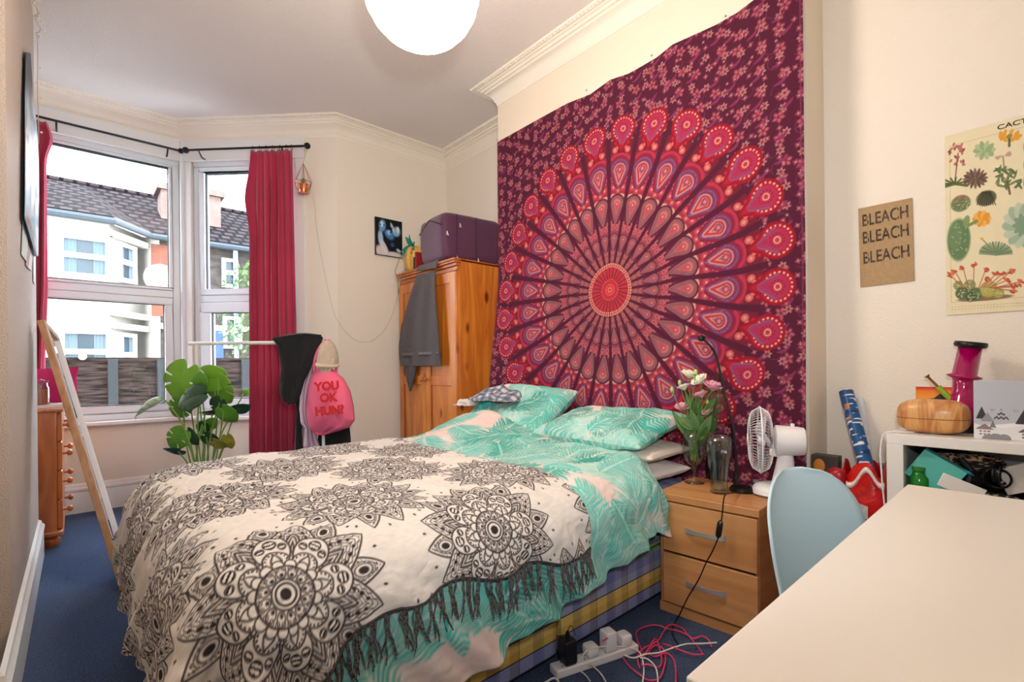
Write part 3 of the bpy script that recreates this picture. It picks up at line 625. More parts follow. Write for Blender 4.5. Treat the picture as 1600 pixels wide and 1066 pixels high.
    d = drop(.94, .056, .085); over(c, fl(d), (184, 44, 84)); over(c, st(d, .0035)*(x < .945), (140, 92, 134)); over(c, st(d+.012, .0025)*(x < .96), (168, 60, 110))
    for k in range(12): ang = k*PI/6; over(c, fl(np.hypot(x-.945-.030*math.cos(ang), y-.030*math.sin(ang))-.0035), (150, 20, 50))
    over(c, st(q-.0145, .0035), (232, 170, 130)); over(c, fl(q-.009), (200, 50, 80))
    # hub
    for (r0, w_, cc) in ((.152, .006, (228, 150, 128)), (.138, .003, (236, 190, 160)), (.06, .003, (222, 110, 100)), (.035, .004, (226, 90, 84))): over(c, st(r-r0, w_)*(np.sin(th*56) > -.6), cc)
    over(c, fl(r-.057), (206, 44, 60)); over(c, st(r-.03, .003), (226, 110, 100)); over(c, fl(r-.018), (226, 120, 104)); over(c, fl(r-.007), (190, 40, 60))
    c = c*.86+c.mean(-1, keepdims=True)*.03
    t = surf('wall_hanging', P, c, mat_attr('printed_hanging_cotton', .9, .12, 500))
    tag(t, 'large maroon cotton hanging with a wheel of red peacock-eye drops on the chimney wall', 'tapestry')
    for (y, z) in ((2.78, 2.815), (1.92, 2.82), (1.46, 2.812), (1.05, 2.806)):
        obj('pin', MB().sphere((XT-.026, y, z), (.006, .006, .006), 8, 6), mat('steel_pin', (190, 190, 195), .3, 1), t)
tapestry()
# ---------------------------------------------------------------- furniture
m_beech = mat_wood('beech_veneer', (206, 150, 96), (186, 126, 76), axis='Y', scale=5, rough=.4, coat=.1, dist=1.2)
m_beech_side = mat_wood('beech_side', (190, 128, 78), (168, 106, 62), axis='X', scale=5, rough=.4, coat=.1, dist=1.2)
m_chrome = mat('satin_metal', (226, 222, 216), .42, .85)
rzT = math.radians(-4.2)
bt = thing('bedside_table', 'beech two-drawer bedside table with the fan and lamp on top', 'bedside table', (1.955, .97, 0), -rzT*0+math.radians(4.2)*0)
bt.matrix_basis = Matrix.Translation((1.955, .972, 0)) @ Matrix.Rotation(math.radians(4.0), 4, 'Z')
def L_(mb, name, m, par, **k): return obj(name, mb, m, par, world=False, **k)
D_, HW = .385, .215
b = MB(); b.box((.012, -HW+.006, .04), (D_, -HW+.022, .50)); b.box((.012, HW-.022, .04), (D_, HW-.006, .50)); b.box((D_-.012, -HW+.022, .04), (D_, HW-.022, .50)); b.box((.02, -HW+.022, .04), (D_-.012, HW-.022, .055)); L_(b, 'carcass', m_beech_side, bt, bevel=.002)
L_(MB().box((-.008, -HW, .50), (D_, HW, .532)), 'table_top', m_beech, bt, bevel=.003)
L_(MB().box((.004, -HW+.004, .0), (D_-.02, HW-.004, .04)), 'plinth', m_beech, bt, bevel=.002)
for z0, z1 in ((.278, .494), (.050, .268)):
    d = L_(MB().box((-.004, -HW+.010, z0), (.014, HW-.026, z1)), 'drawer', m_beech, bt, bevel=.003)
    h = MB(); zc = (z0+z1)/2+.005; n = 12
    vs = []
    for i in range(n+1):
        t = i/n; y = -.085+.17*t; bow = .020*math.sin(PI*t)**.5; w = .0085+.004*abs(2*t-1)**2
        for (dx, dz) in ((0, -w), (0, w), (-.005, w), (-.005, -w)): vs.append((-.004-bow+dx, y, zc+dz))
    fs = [(i*4+j, i*4+(j+1) % 4, (i+1)*4+(j+1) % 4, (i+1)*4+j) for i in range(n) for j in range(4)]+[(0, 1, 2, 3), (n*4+3, n*4+2, n*4+1, n*4)]
    h.add(vs, fs); hh = obj('handle', h, m_chrome, d, world=False); 
# desk
m_desk = mat('white_laminate', (238, 234, 228), .35, spec=.4)
dk = thing('desk', 'large plain white desk filling the near right corner', 'desk', (1.2, -.04, 0))
obj('desk_top', MB().box((.535, -.37, .696), (1.875, .292, .73)), m_desk, dk, bevel=.0025)
ap = MB(); ap.box((.60, .235, .62), (1.81, .255, .695)); ap.box((.60, -.335, .62), (1.81, -.315, .695)); obj('apron', ap, m_desk, dk)
for x in (.575, 1.79):
    for y in (-.345, .225): obj('leg', MB().box((x, y, 0), (x+.05, y+.05, .695)), m_desk, dk, bevel=.003)
# shell chair
m_shell = mat('pale_blue_plastic', (192, 218, 228), .38, spec=.5)
ch = thing('shell_chair', 'pale blue moulded plastic chair tucked behind the white desk', 'chair', (1.44, .30, 0))
ch.matrix_basis = Matrix.Translation((1.448, .280, 0)) @ Matrix.Rotation(math.radians(-16), 4, 'Z')
# local: seat faces -y, back at +y
def shell(s, t):
    # s 0 front lip .. 1 top of the back ; t -1..1 across
    prof = [(-.20, .425), (-.17, .445), (-.08, .440), (.02, .425), (.10, .428), (.155, .47), (.185, .55), (.205, .64), (.225, .73), (.235, .80)]
    f = s*(len(prof)-1); i = min(int(f), len(prof)-2); fr_ = f-i
    def cr(a, b_, c_, d_, u): return .5*((2*b_)+(-a+c_)*u+(2*a-5*b_+4*c_-d_)*u*u+(-a+3*b_-3*c_+d_)*u**3)
    q = [prof[max(0, min(len(prof)-1, i+k))] for k in (-1, 0, 1, 2)]; y = cr(*[p[0] for p in q], fr_); z = cr(*[p[1] for p in q], fr_)
    w = .205+.025*math.sin(PI*min(1, s*1.5)); 
    if s > .72: w *= math.sqrt(max(0, 1-((s-.72)/.285)**2.6))
    if s < .12: w *= .75+.25*math.sqrt(s/.12)
    a = t; cup = .05*a*a*(1 if s < .55 else .9)*min(1, w/.2)
    if s < .5: z += cup*(1.3 if .15 < s else .7)
    else: y -= cup*1.5; z += 0
    return (a*w, y, z)
sb = MB(); sb.grid(lambda u, v: shell(u, v*2-1), 44, 22); so = L_(sb, 'shell', m_shell, ch, solid=.007, smooth=True, merge=False)
m_leg = mat_wood('chair_leg_beech', (214, 170, 120), (196, 150, 100), axis='Z')
for sx in (-1, 1):
    for sy in (-1, 1):
        L_(MB().tube([(sx*.13, sy*.12+.02, .43), (sx*.215, sy*.20+.02, 0)], [.017, .011], 10), 'leg', m_leg, ch)
cr_ = MB(); cr_.tube([(-.15, -.12, .33), (.15, .16, .33)], .005, 6); cr_.tube([(.15, -.12, .33), (-.15, .16, .33)], .005, 6); cr_.box((-.14, -.13, .415), (.14, .17, .421)); L_(cr_, 'wire_brace', mat('black_steel', (24, 24, 26), .4, .8), ch)
# cube shelf
sh = thing('shelf_unit', 'white open cube shelf unit against the wall beyond the desk', 'shelf unit', (2.45, 0, 0))
SX0, SX1, SY0, SY1, ST = 2.27, 2.635, -.42, .415, .833
b = MB(); b.box((SX0, SY0, ST-.038), (SX1, SY1, ST)); obj('top_panel', b, m_desk, sh, bevel=.002)
for y in (SY0, SY1-.05): obj('side_panel', MB().box((SX0, y, 0), (SX1, y+.05, ST-.038)), m_desk, sh, bevel=.002)
obj('middle_shelf', MB().box((SX0+.002, SY0+.05, .545), (SX1, SY1-.05, .563)), m_desk, sh)
obj('bottom_panel', MB().box((SX0, SY0+.05, .0), (SX1, SY1-.05, .05)), m_desk, sh)
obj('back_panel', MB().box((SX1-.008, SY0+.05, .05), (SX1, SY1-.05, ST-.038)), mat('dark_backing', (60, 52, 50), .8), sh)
# wardrobe
m_pine = mat_wood('knotty_pine', (226, 142, 52), (196, 104, 30), knots=(110, 42, 14), axis='Z', scale=4, rough=.28, coat=.5, dist=1.6, kscale=8)
m_pine_h = mat_wood('pine_moulding', (204, 116, 44), (176, 88, 30), axis='Y', scale=5, rough=.28, coat=.5)
wd = thing('wardrobe', 'orange knotty pine double wardrobe in the alcove', 'wardrobe', (2.5, 3.55, 0))
WX, WY0, WY1, WZ = 2.215, 3.10, 4.0, 1.95
obj('side_panel', MB().box((WX+.02, WY0, 0), (2.775, WY0+.02, WZ-.012)), m_pine, wd, bevel=.002)
obj('side_panel', MB().box((WX+.02, WY1-.02, 0), (2.775, WY1, WZ-.012)), m_pine, wd)
obj('back_panel', MB().box((2.762, WY0+.02, 0), (2.775, WY1-.02, WZ-.012)), m_pine, wd)
obj('top_panel', MB().box((WX+.03, WY0+.02, WZ-.03), (2.762, WY1-.02, WZ-.012)), m_pine, wd)
mo = MB(); 
for dx, z0, z1 in ((.0, WZ-.09, WZ-.055), (-.012, WZ-.055, WZ-.03), (-.026, WZ-.03, WZ-.012), (-.034, WZ-.012, WZ)): mo.box((WX+dx, WY0-.001+min(dx, 0)*.4, z0), (WX+.04, WY1+.0, z1))
obj('cornice_moulding', mo, m_pine_h, wd, bevel=.006, seg=3)
obj('top_lid', MB().box((WX-.034, WY0-.012, WZ-.004), (2.775, WY1+.01, WZ+.006)), m_pine_h, wd, bevel=.004)
obj('plinth', MB().box((WX+.01, WY0+.02, 0), (WX+.04, WY1-.02, .09)), m_pine_h, wd)
for y0, y1, ky in ((WY0+.004, 3.548, 3.52), (3.552, WY1-.004, 3.58)):
    d = obj('door', MB().box((WX, y0, .095), (WX+.022, y1, WZ-.094)), m_pine, wd, bevel=.003)
    f_ = MB()
    for a in ((y0, .095, y0+.075, WZ-.094), (y1-.075, .095, y1, WZ-.094), (y0+.075, .095, y1-.075, .19), (y0+.075, WZ-.18, y1-.075, WZ-.094), (y0+.075, .95, y1-.075, 1.03)): f_.box((WX-.008, a[0], a[1]), (WX+.001, a[2], a[3]))
    obj('door_frame', f_, m_pine, d, bevel=.004)
    obj('knob', MB().lathe([(0, 0), (.008, 0), (.008, .012), (.018, .02), (.02, .03), (.012, .038), (0, .04)], 16, (WX-.008, ky, 1.0), Matrix.Rotation(-PI/2, 4, 'Y')), m_pine_h, d)
# chest of drawers
m_pine2 = mat_wood('honey_pine', (196, 112, 52), (170, 88, 36), knots=(120, 56, 24), axis='Z', scale=4, rough=.3, coat=.4, kscale=3.5)
cs = thing('chest_of_drawers', 'honey pine chest of drawers with round knobs beyond the left wall', 'chest of drawers', (-.3, 4.5, 0))
X0, X1, Y0, Y1, Z1 = -.52, -.078, 4.14, 4.86, .87
obj('carcass', MB().box((X0, Y0, .10), (X1-.02, Y1, Z1-.02)), m_pine2, cs, bevel=.003)
obj('chest_top', MB().box((X0-.005, Y0-.018, Z1-.022), (X1+.012, Y1+.018, Z1)), m_pine2, cs, bevel=.006)
obj('base_board', MB().box((X0, Y0-.012, .075), (X1+.01, Y1+.012, .105)), m_pine2, cs, bevel=.008)
for i in range(4):
    z0 = .112+i*.183; d = obj('drawer', MB().box((X1-.02, Y0+.03, z0), (X1+.006, Y1-.03, z0+.175)), m_pine2, cs, bevel=.005)
    for y in (Y0+.17, Y1-.17): obj('knob', MB().lathe([(0, 0), (.009, 0), (.009, .018), (.019, .026), (.021, .036), (.014, .046), (0, .048)], 16, (X1+.006, y, z0+.09), Matrix.Rotation(PI/2, 4, 'Y')), m_pine2, d)
for x in (X0+.06, X1-.05):
    for y in (Y0+.06, Y1-.06): obj('bun_foot', MB().lathe([(0, 0), (.03, 0), (.045, .02), (.046, .045), (.03, .07), (.03, .076), (0, .076)], 18, (x, y, 0)), m_pine2, cs)
# leaning mirror
mi = thing('leaning_mirror', 'long narrow wood-framed mirror leaning on the left wall', 'mirror', (.15, 3.3, 0))
A_ = Vector((.150, 3.10, .004)); B_ = Vector((-.150, 3.44, 1.36)); up_ = (B_-A_).normalized(); wv = Vector((.10, 1, 0)); wv = (wv-up_*wv.dot(up_)).normalized(); nv = wv.cross(up_).normalized()
if nv.x < 0: nv = -nv
Lm = (B_-A_).length; WM = .34; MM = Matrix(((up_.x, wv.x, nv.x, A_.x), (up_.y, wv.y, nv.y, A_.y), (up_.z, wv.z, nv.z, A_.z), (0, 0, 0, 1)))
m_oak = mat_wood('pale_oak_frame', (196, 150, 110), (170, 122, 84), axis='Z', rough=.45)
f_ = MB(); T_ = .028
for a, c_ in (((0, 0), (Lm, .03)), ((0, WM-.03), (Lm, WM)), ((0, .03), (.03, WM-.03)), ((Lm-.03, .03), (Lm, WM-.03))): f_.box((a[0], a[1], 0), (c_[0], c_[1], T_), MM)
obj('mirror_frame', f_, m_oak, mi, bevel=.002)
l_ = MB(); l_.box((.03, .03, T_-.012), (Lm-.03, .036, T_+.003), MM); l_.box((.03, WM-.036, T_-.012), (Lm-.03, WM-.03, T_+.003), MM); obj('inner_edge', l_, mat('pale_inner_edge', (225, 222, 226), .3), mi)
obj('mirror_glass', MB().box((.03, .03, T_-.016), (Lm-.03, WM-.03, T_-.010), MM), mat('mirror_silver', (235, 238, 240), .02, 1), mi)
# pendant: paper globe
gl = thing('pendant_lamp', 'round white paper globe lamp glowing under the ceiling', 'lamp', (0, 0, 0))
G = Vector(atZ(657, -12, 2.45)); G = Vector((.925, 1.49, 2.455)); gl.matrix_basis = Matrix.Translation(G)
m_globe = mat('lit_paper_globe', (255, 240, 220), .8, emit=12)
prf = [(.018, .195)]+[(.205*math.sin(a)*(1+.012*math.cos(a*26)), .205*math.cos(a)*.97) for a in np.linspace(.09, PI-.09, 60)]+[(.018, -.195)]
obj('paper_shade', MB().lathe(prf, 40), m_globe, gl, world=False)
obj('flex', MB().tube([(0, 0, .19), (0, 0, CEIL-G.z-.03)], .004, 8), m_gloss, gl, world=False)
obj('ceiling_rose', MB().lathe([(0, -.035), (.02, -.035), (.045, -.012), (.05, 0), (0, 0)], 24, (0, 0, CEIL-G.z)), m_gloss, gl, world=False)
light('pendant_bulb', 'POINT', (G.x, G.y, G.z-.23), 1, (1, .82, .62), .12).data.energy = 0.01
# ---------------------------------------------------------------- rods and curtains
m_rod = mat('black_rod', (26, 20, 22), .35, .3)
rz = 2.80
r1a = Vector((-.8, YB-.10, rz+.03)); n2o = S12+S2n*.10; pC = Vector((.70-.04, YB-.10, rz))
pE = atP(478, 228, n2o, S2n); pS = atP(292, 240, n2o, S2n); zR = pE.z; zl = atY(70, 189, YB-.10).z
rod = thing('curtain_rod', 'thin black curtain rod across the wide bay window', 'curtain rod', (0, YB-.1, zR))
cnr = atY(280, 239, YB-.10)
obj('pole', MB().tube([(-.85, YB-.10, zR), (cnr.x, YB-.10, zR)], .009, 10), m_rod, rod)
obj('finial', MB().sphere((cnr.x+.012, YB-.10, zR), .022), m_rod, rod)
for x in (-.1, cnr.x-.08): obj('bracket', MB().tube([(x, YB-.02, zR-.05), (x, YB-.06, zR-.05), (x, YB-.10, zR-.012)], .006, 6), m_rod, rod)
rod2 = thing('curtain_rod', 'short black curtain rod with ball ends over the narrow bay window', 'curtain rod', (pE.x, pE.y, zR))
a_ = pS.copy(); a_.z = zR; b_ = pE.copy(); b_.z = zR; dv_r = (b_-a_).normalized()
obj('pole', MB().tube([a_, b_], .009, 10), m_rod, rod2)
for p in (a_-dv_r*.01, b_+dv_r*.012): obj('finial', MB().sphere(p, .026), m_rod, rod2)
for f in (.10, .80): q = a_.lerp(b_, f); obj('bracket', MB().tube([q-S2n*.08-_z(.05), q-S2n*.04-_z(.05), q-_z(.012)], .006, 6), m_rod, rod2)
def ring_pts(c, ax, r, n=14): 
    u = Vector((0, 0, 1)); v = ax.cross(u).normalized(); return [c+u*r*math.cos(2*PI*k/n)+v*r*math.sin(2*PI*k/n) for k in range(n)]
m_curt = mat('crimson_curtain', (190, 50, 86), .75, var=.15, vscale=3, bump=.1, bscale=500, sheen=.3)
def curtain(name, label, p0, p1, zt, zb, spread, nf, seed, amp=.028, edge=None):
    """pleated cloth from p0 to p1 (2-D points at the top), spreading by factor at the hem"""
    cu = thing(name, label, 'curtain', (p0.x, p0.y, 0)); p0 = Vector((p0.x, p0.y, 0)); p1 = Vector((p1.x, p1.y, 0)); d = (p1-p0); L = d.length; d.normalize(); n = Vector((d.y, -d.x, 0)); ctr = (p0+p1)/2
    rr = random.Random(seed); ph = [rr.uniform(0, 6) for _ in range(4)]
    def f(u, v):
        z = zt+(zb-zt)*v; s = (u-.5)*L*(1+(spread-1)*min(1, v*1.2)); 
        if edge: s += edge(u, v)
        k = 2*PI*nf*u+ph[0]+.5*math.sin(v*3+ph[1]); a = amp*(.55+.6*min(1, v*2.5))*(1+.3*math.sin(u*9+ph[2]))
        s += a*.5*math.sin(2*k)*.5; w = a*math.sin(k)+.3*a*math.sin(2.3*k+ph[3]+v)
        p = ctr+d*s+n*w; return (p.x, p.y, z)
    mb = MB(); mb.grid(f, 150, 50); o = obj('curtain_cloth', mb, m_curt, cu, smooth=True, solid=.004, merge=False)
    return cu
c0 = atP(394, 245, n2o, S2n); c1 = atP(457, 240, n2o, S2n)
cu2 = curtain('curtain', 'crimson curtain hanging in pleats beside the clothes rail', c0, c1, zR-.03, .06, 1.14, 6, 3, edge=lambda u, v: -.05*math.exp(-((v-.14)/.07)**2)*max(0, 1-u*6))
for f in (.03, .2, .36, .52, .7, .86, .98):
    q = Vector((c0.x, c0.y, zR)).lerp(Vector((c1.x, c1.y, zR)), f); obj('curtain_ring', MB().tube(ring_pts(q-_z(.008), dv_r, .019), .0022, 6, closed=True), m_rod, cu2)
cu1 = curtain('curtain', 'crimson curtain gathered at the far left end of the bay', Vector((-.40, YB-.10, 0)), Vector((-.155, YB-.10, 0)), zR-.03, .93, .9, 6, 5, edge=lambda u, v: u*(.035*math.exp(-((v-.06)/.05)**2)-.06*max(0, v-.6)))
# ---------------------------------------------------------------- things on the bedside table
TZ = .5325
m_clear = mat_glass('drinking_glass', (238, 243, 241), ior=1.6, thin=True, edge=1.0, face=.09); m_black = mat('black_plastic', (18, 18, 20), .35); m_white = mat('white_plastic', (236, 234, 236), .35)
m_water = mat_glass('vase_water', (235, 245, 238), ior=1.33)
gp = Vector(atZ(1085, 755, TZ))
gv = thing('stemmed_glass', 'big stemmed beer glass used as a vase for the pink and white flowers', 'glass', gp)
def hollow(outer, t): return outer+[(max(r-t, .001), z) for r, z in reversed(outer) if z > outer[0][1]+t]
obj('bowl', MB().lathe([(.001, .082), (.016, .086), (.036, .104), (.050, .13), (.0545, .16), (.053, .20), (.049, .245), (.047, .245), (.051, .20), (.052, .16), (.048, .132), (.034, .108), (.014, .090), (.001, .087)], 40), m_clear, gv, world=False, smooth=True)
obj('stem', MB().lathe([(.001, 0), (.044, .001), (.045, .004), (.02, .010), (.009, .020), (.008, .05), (.010, .07), (.016, .0855), (.001, .0815)], 32), m_clear, gv, world=False, smooth=True)
bq = thing('flower_bouquet', 'bouquet of white and pink lisianthus standing in the stemmed beer glass', 'flowers', (gp.x, gp.y, TZ+.095))
m_stem = mat('green_stem', (96, 138, 60), .5); m_lf = mat('flower_leaf', (74, 112, 52), .5, var=.3, vscale=20)
wp = mat('white_petal', (238, 236, 214), .6, sss=.1); pp_ = mat('pink_petal', (232, 168, 188), .6, sss=.1); dp = mat('deep_pink_petal', (200, 110, 140), .6); bdm = mat('green_bud', (186, 208, 110), .6)
XB = gp.x-.01
def bp_(x, y, dx=0): return atX(x, y, XB+dx)
heads = [(1075, 584, wp, .038), (1097, 592, wp, .040), (1083, 602, dp, .036), (1112, 602, pp_, .044), (1070, 604, wp, .030), (1097, 615, pp_, .032), (1067, 635, pp_, .036), (1108, 641, pp_, .028)]
buds = [(1050, 609, .011), (1062, 598, .011), (1087, 582, .012), (1098, 613, .011), (1091, 633, .011), (1105, 628, .010)]
rs = random.Random(11); ctr = Vector((gp.x, gp.y, TZ+.11))
sm_ = MB()
for x, y, m_, r in heads+[(a, b, bdm, c) for a, b, c in buds]:
    p = bp_(x, y, rs.uniform(-.03, .03)); q = ctr+Vector((rs.uniform(-.015, .015), rs.uniform(-.015, .015), 0)); nk = Vector((gp.x, gp.y, TZ+.25))+Vector((rs.uniform(-.03, .03), rs.uniform(-.03, .03), 0))
    sm_.tube([q, q.lerp(nk, .5), nk, nk.lerp(p, .5)+Vector((0, 0, .01)), p-Vector((0, 0, r*.6))], .0026, 6)
for k in range(9):
    q = ctr+Vector((rs.uniform(-.02, .02), rs.uniform(-.02, .02), 0)); sm_.tube([q, Vector((gp.x+rs.uniform(-.035, .035), gp.y+rs.uniform(-.035, .035), TZ+.30+rs.random()*.1))], .0024, 6)
obj('stems', sm_, m_stem, bq)
def petal_sheet(mb, c, a, r, op, h, M):
    def f(u, v):
        w = (v-.5)*2; ang = a+w*.75*(1-.2*u); rad = r*(.15+.85*u)*math.sin(op*(.4+.6*u)) ; z = h*u+r*.9*u*math.cos(op)
        return M @ Vector((rad*math.cos(ang), rad*math.sin(ang), z*(1-.12*w*w)+.002*math.sin(w*6+a)))+c
    mb.grid(f, 5, 6)
for x, y, m_, r in heads:
    c = bp_(x, y, rs.uniform(-.02, .02))-Vector((0, 0, r*.6)); mb = MB(); M = Matrix.Rotation(rs.uniform(-.5, .5), 3, 'X') @ Matrix.Rotation(rs.uniform(-.6, .2), 3, 'Y')
    for ringn, (n_, op, k) in enumerate(((5, 1.15, 1.0), (5, .8, .85), (4, .45, .65))):
        for i in range(n_): petal_sheet(mb, c, i*2*PI/n_+ringn*.6, r*k*1.15, op, r*.35, M)
    obj('blossom', mb, m_, bq, smooth=True, solid=.0008, merge=False)
bm_ = MB()
for x, y, r in buds: obj('bud', MB().sphere(bp_(x, y), (r*.75, r*.75, r*1.3), 10, 8), bdm, bq, smooth=True)

def leaf_mb(mb, base, tip, w, up=Vector((0, 0, 1)), curl=.15, n=8):
    d = tip-base; L = d.length; d.normalize(); s = d.cross(up); s = s.normalized() if s.length > 1e-3 else Vector((1, 0, 0)); nn = s.cross(d)
    def f(u, v):
        t = (v-.5)*2; ww = w*math.sin(PI*min(1, u*.96+.02)**.8); return base+d*(L*u)+s*(t*ww)+nn*(-curl*L*u*u+abs(t)*ww*.3)
    mb.grid(f, n, 4)
lm = MB()
for bx_, by_, tx_, ty_, w in ((1082, 690, 1050, 640, .022), (1085, 672, 1058, 650, .026), (1080, 668, 1078, 628, .016), (1092, 690, 1112, 648, .024), (1090, 664, 1104, 632, .018), (1076, 676, 1064, 660, .02), (1088, 650, 1092, 612, .015), (1092, 676, 1080, 640, .02), (1086, 700, 1070, 664, .018), (1090, 700, 1104, 668, .018), (1080, 640, 1072, 612, .012), (1098, 652, 1118, 622, .015)):
    leaf_mb(lm, bp_(bx_, by_, rs.uniform(-.02, .02)), bp_(tx_, ty_, rs.uniform(-.05, .05)), w, up=Vector((-.8, -.5, .3)))
obj('leaves', lm, m_lf, bq, smooth=True, merge=False, solid=.0006)
vb = atZ(1113, 748, TZ); dv = thing('dark_vase', 'small dark bottle vase of feathery greenery behind the tall glass', 'vase', vb)
obj('vase_body', MB().lathe(hollow([(.001, 0), (.026, 0), (.030, .01), (.030, .10), (.022, .13), (.020, .165)], .002), 24), mat('dark_bottle', (26, 26, 30), .2), dv, world=False)
gm = MB(); rs = random.Random(4)
for k in range(12):
    a = rs.uniform(0, 6.3); sp = rs.uniform(.02, .07); H_ = rs.uniform(.22, .34); pts = [Vector((0, 0, .15))]
    for t in range(1, 7): f = t/6; pts.append(Vector((math.cos(a)*sp*f*f, math.sin(a)*sp*f*f, .15+H_*f)))
    gm.tube(pts, .0014, 4)
    for t in range(2, 7):
        for j in range(5): an = rs.uniform(0, 6.3); q = pts[t]+Vector((math.cos(an), math.sin(an), .6+rs.random()))*rs.uniform(.015, .03); gm.tube([pts[t], q], .0009, 3, cap=False)
obj('greenery', gm, mat('fern_green', (74, 110, 58), .6), dv, world=False)
pg = thing('tall_beer_glass', 'tall curved empty beer glass in front of the bouquet', 'glass', atZ(1124, 770, TZ))
obj('glass_body', MB().lathe([(.001, 0), (.036, 0), (.039, .006), (.036, .03), (.033, .05), (.036, .075), (.043, .12), (.051, .17), (.053, .21), (.050, .25), (.0485, .25), (.051, .21), (.049, .17), (.041, .12), (.034, .076), (.031, .05), (.033, .03), (.030, .014), (.001, .012)], 40), m_clear, pg, world=False, smooth=True)
tp_ = pg.matrix_basis.translation; mk = Matrix.Translation(tp_+Vector((-.034, -.038, .19))) @ Matrix.Rotation(math.radians(-48), 4, 'Z') @ Matrix.Rotation(PI/2, 4, 'X')
text('printed_mark', 'Na', .02, mk, mat('white_print', (245, 245, 245), .5), pg, extrude=.0002)
# gooseneck lamp
lb = atZ(1159, 768, TZ); gn = thing('gooseneck_lamp', 'slim black gooseneck reading lamp with a tiny head', 'lamp', lb)
obj('lamp_base', MB().lathe([(.001, 0), (.050, 0), (.052, .006), (.050, .016), (.040, .024), (.001, .028)], 32), m_black, gn, world=False)
lx = lb.x-.02; neck = [atX(x, y, lx) for x, y in ((1150, 758), (1150, 735), (1149, 700), (1146, 670), (1139, 640), (1131, 612), (1126, 585), (1120, 560), (1113, 545), (1105, 536), (1098, 530))]
nm = MB(); 
def crs(pts, n=5):
    out = []
    for i in range(len(pts)-1):
        a, b, c, d = pts[max(0, i-1)], pts[i], pts[i+1], pts[min(len(pts)-1, i+2)]
        for k in range(n): u = k/n; out.append(.5*((2*b)+(c-a)*u+(2*a-5*b+4*c-d)*u*u+(-a+3*b-3*c+d)*u**3))
    return out+[pts[-1]]
nk = crs(neck); nm.tube(nk, [.010 if i < 4 else .0050+(.0012*(i % 2)) for i in range(len(nk))], 10); obj('flexible_neck', nm, m_black, gn)
obj('lamp_head', MB().sphere(neck[-1]+Vector((0, .006, .004)), (.017, .017, .015), 14, 10), m_black, gn)
cordp = [lb+Vector((-.05, -.01, .006)), atX(1136, 772, 1.955), atX(1131, 780, 1.925), atX(1129, 800, 1.92), atX(1127, 816, 1.912), atX(1123, 838, 1.912), atX(1113, 862, 1.915), atX(1103, 880, 1.915), atX(1092, 905, 1.905), atX(1074, 935, 1.89), atX(1062, 960, 1.87), atZ(1054, 974, .006), atZ(1050, 990, .005), atZ(1062, 1010, .005)]
cordp[1].z = max(cordp[1].z, TZ+.006)
obj('cord', MB().tube(crs([Vector(p) for p in cordp]), .0028, 6), m_black, gn)
sw = (atX(1126, 814, 1.912), atX(1122, 840, 1.912)); d = (sw[1]-sw[0]); obj('inline_switch', MB().tube([sw[0], sw[0]+d*.15, sw[0]+d*.85, sw[1]], [.006, .012, .012, .006], 8), m_black, gn)
# fan
fb = Vector((2.255, .805, TZ)); fn = thing('desk_fan', 'white desk fan with round wire guard turned to the bed', 'fan', fb, math.radians(90+25))
# local +x = direction the fan blows
lp = lambda **k: k
bm2 = MB(); bm2.grid(lambda u, v: (math.cos(2*PI*v)*.092*math.sin(PI/2*min(1, u*1.02+.0))**.7 if u > 0 else 0, math.sin(2*PI*v)*.088*math.sin(PI/2*u)**.7, .045*math.cos(PI/2*u)**.8+.006), 14, 36)
bm2.lathe([(.0, .0), (.09, 0), (.10, .006)], 36, (0, 0, 0)); obj('fan_base', bm2, m_white, fn, world=False, smooth=True)
nb = MB(); nb.grid(lambda u, v: (-.03+.03*u*0-.045*math.sin(u*1.2)*.3+math.cos(2*PI*v)*(.048-.018*u), math.sin(2*PI*v)*(.040-.018*u), .03+.145*u), 10, 24); obj('neck', nb, m_white, fn, world=False, smooth=True)
Mx = Matrix.Rotation(PI/2, 4, 'Y'); FZ = .235
obj('pivot', MB().box((-.07, -.018, .165), (.02, .018, .20)), m_white, fn, world=False, bevel=.008)
mh = MB(); mh.lathe([(.001, -.12), (.045, -.12), (.058, -.112), (.062, -.09), (.066, -.02), (.066, -.005), (.055, 0), (.001, 0)], 32, (0, 0, FZ), Mx); obj('motor_housing', mh, m_white, fn, world=False, smooth='auto')
obj('button', MB().lathe([(.008, 0), (.008, .012), (.001, .014)], 12, (-.07, 0, FZ+.062)), m_white, fn, world=False)
obj('dial', MB().lathe([(.014, 0), (.014, .012), (.001, .014)], 16, (.07, -.03, .038)), mat('grey_plastic', (120, 124, 124), .4), fn, world=False)
gr = MB(); RG = .145; xc = .055
for k in range(60):
    a = 2*PI*k/60; pts = []
    for s in (1, -1):
        pts2 = []
        for t in range(7):
            f = t/6; r = .022+(RG-.022)*f; x = xc+s*(.048*math.sqrt(max(0, 1-f**3.2)))
            aa_ = a+s*.25*(1-f)*1.2; pts2.append(Vector((x, r*math.cos(aa_), FZ+r*math.sin(aa_))))
        gr.tube(pts2, .0009, 3, cap=False)
for r, w in ((RG, .0035), (RG*.62, .0012)):
    for s in ((0,) if r == RG else (-1, 1)): gr.tube([Vector((xc+s*.042, r*math.cos(2*PI*k/48), FZ+r*math.sin(2*PI*k/48))) for k in range(48)], w, 6, closed=True)
obj('wire_guard', gr, m_white, fn, world=False)
obj('guard_badge', MB().lathe([(.001, .0), (.024, 0), (.026, -.006), (.001, -.006)], 24, (xc+.052, 0, FZ), Mx), m_white, fn, world=False)
m_blade = mat('clear_fan_blade', (225, 228, 232), .25, alpha=.75)
hb = MB(); hb.lathe([(.001, .03), (.022, .028), (.024, 0), (.001, 0)], 20, (xc-.02, 0, FZ), Mx); obj('hub', hb, m_white, fn, world=False)
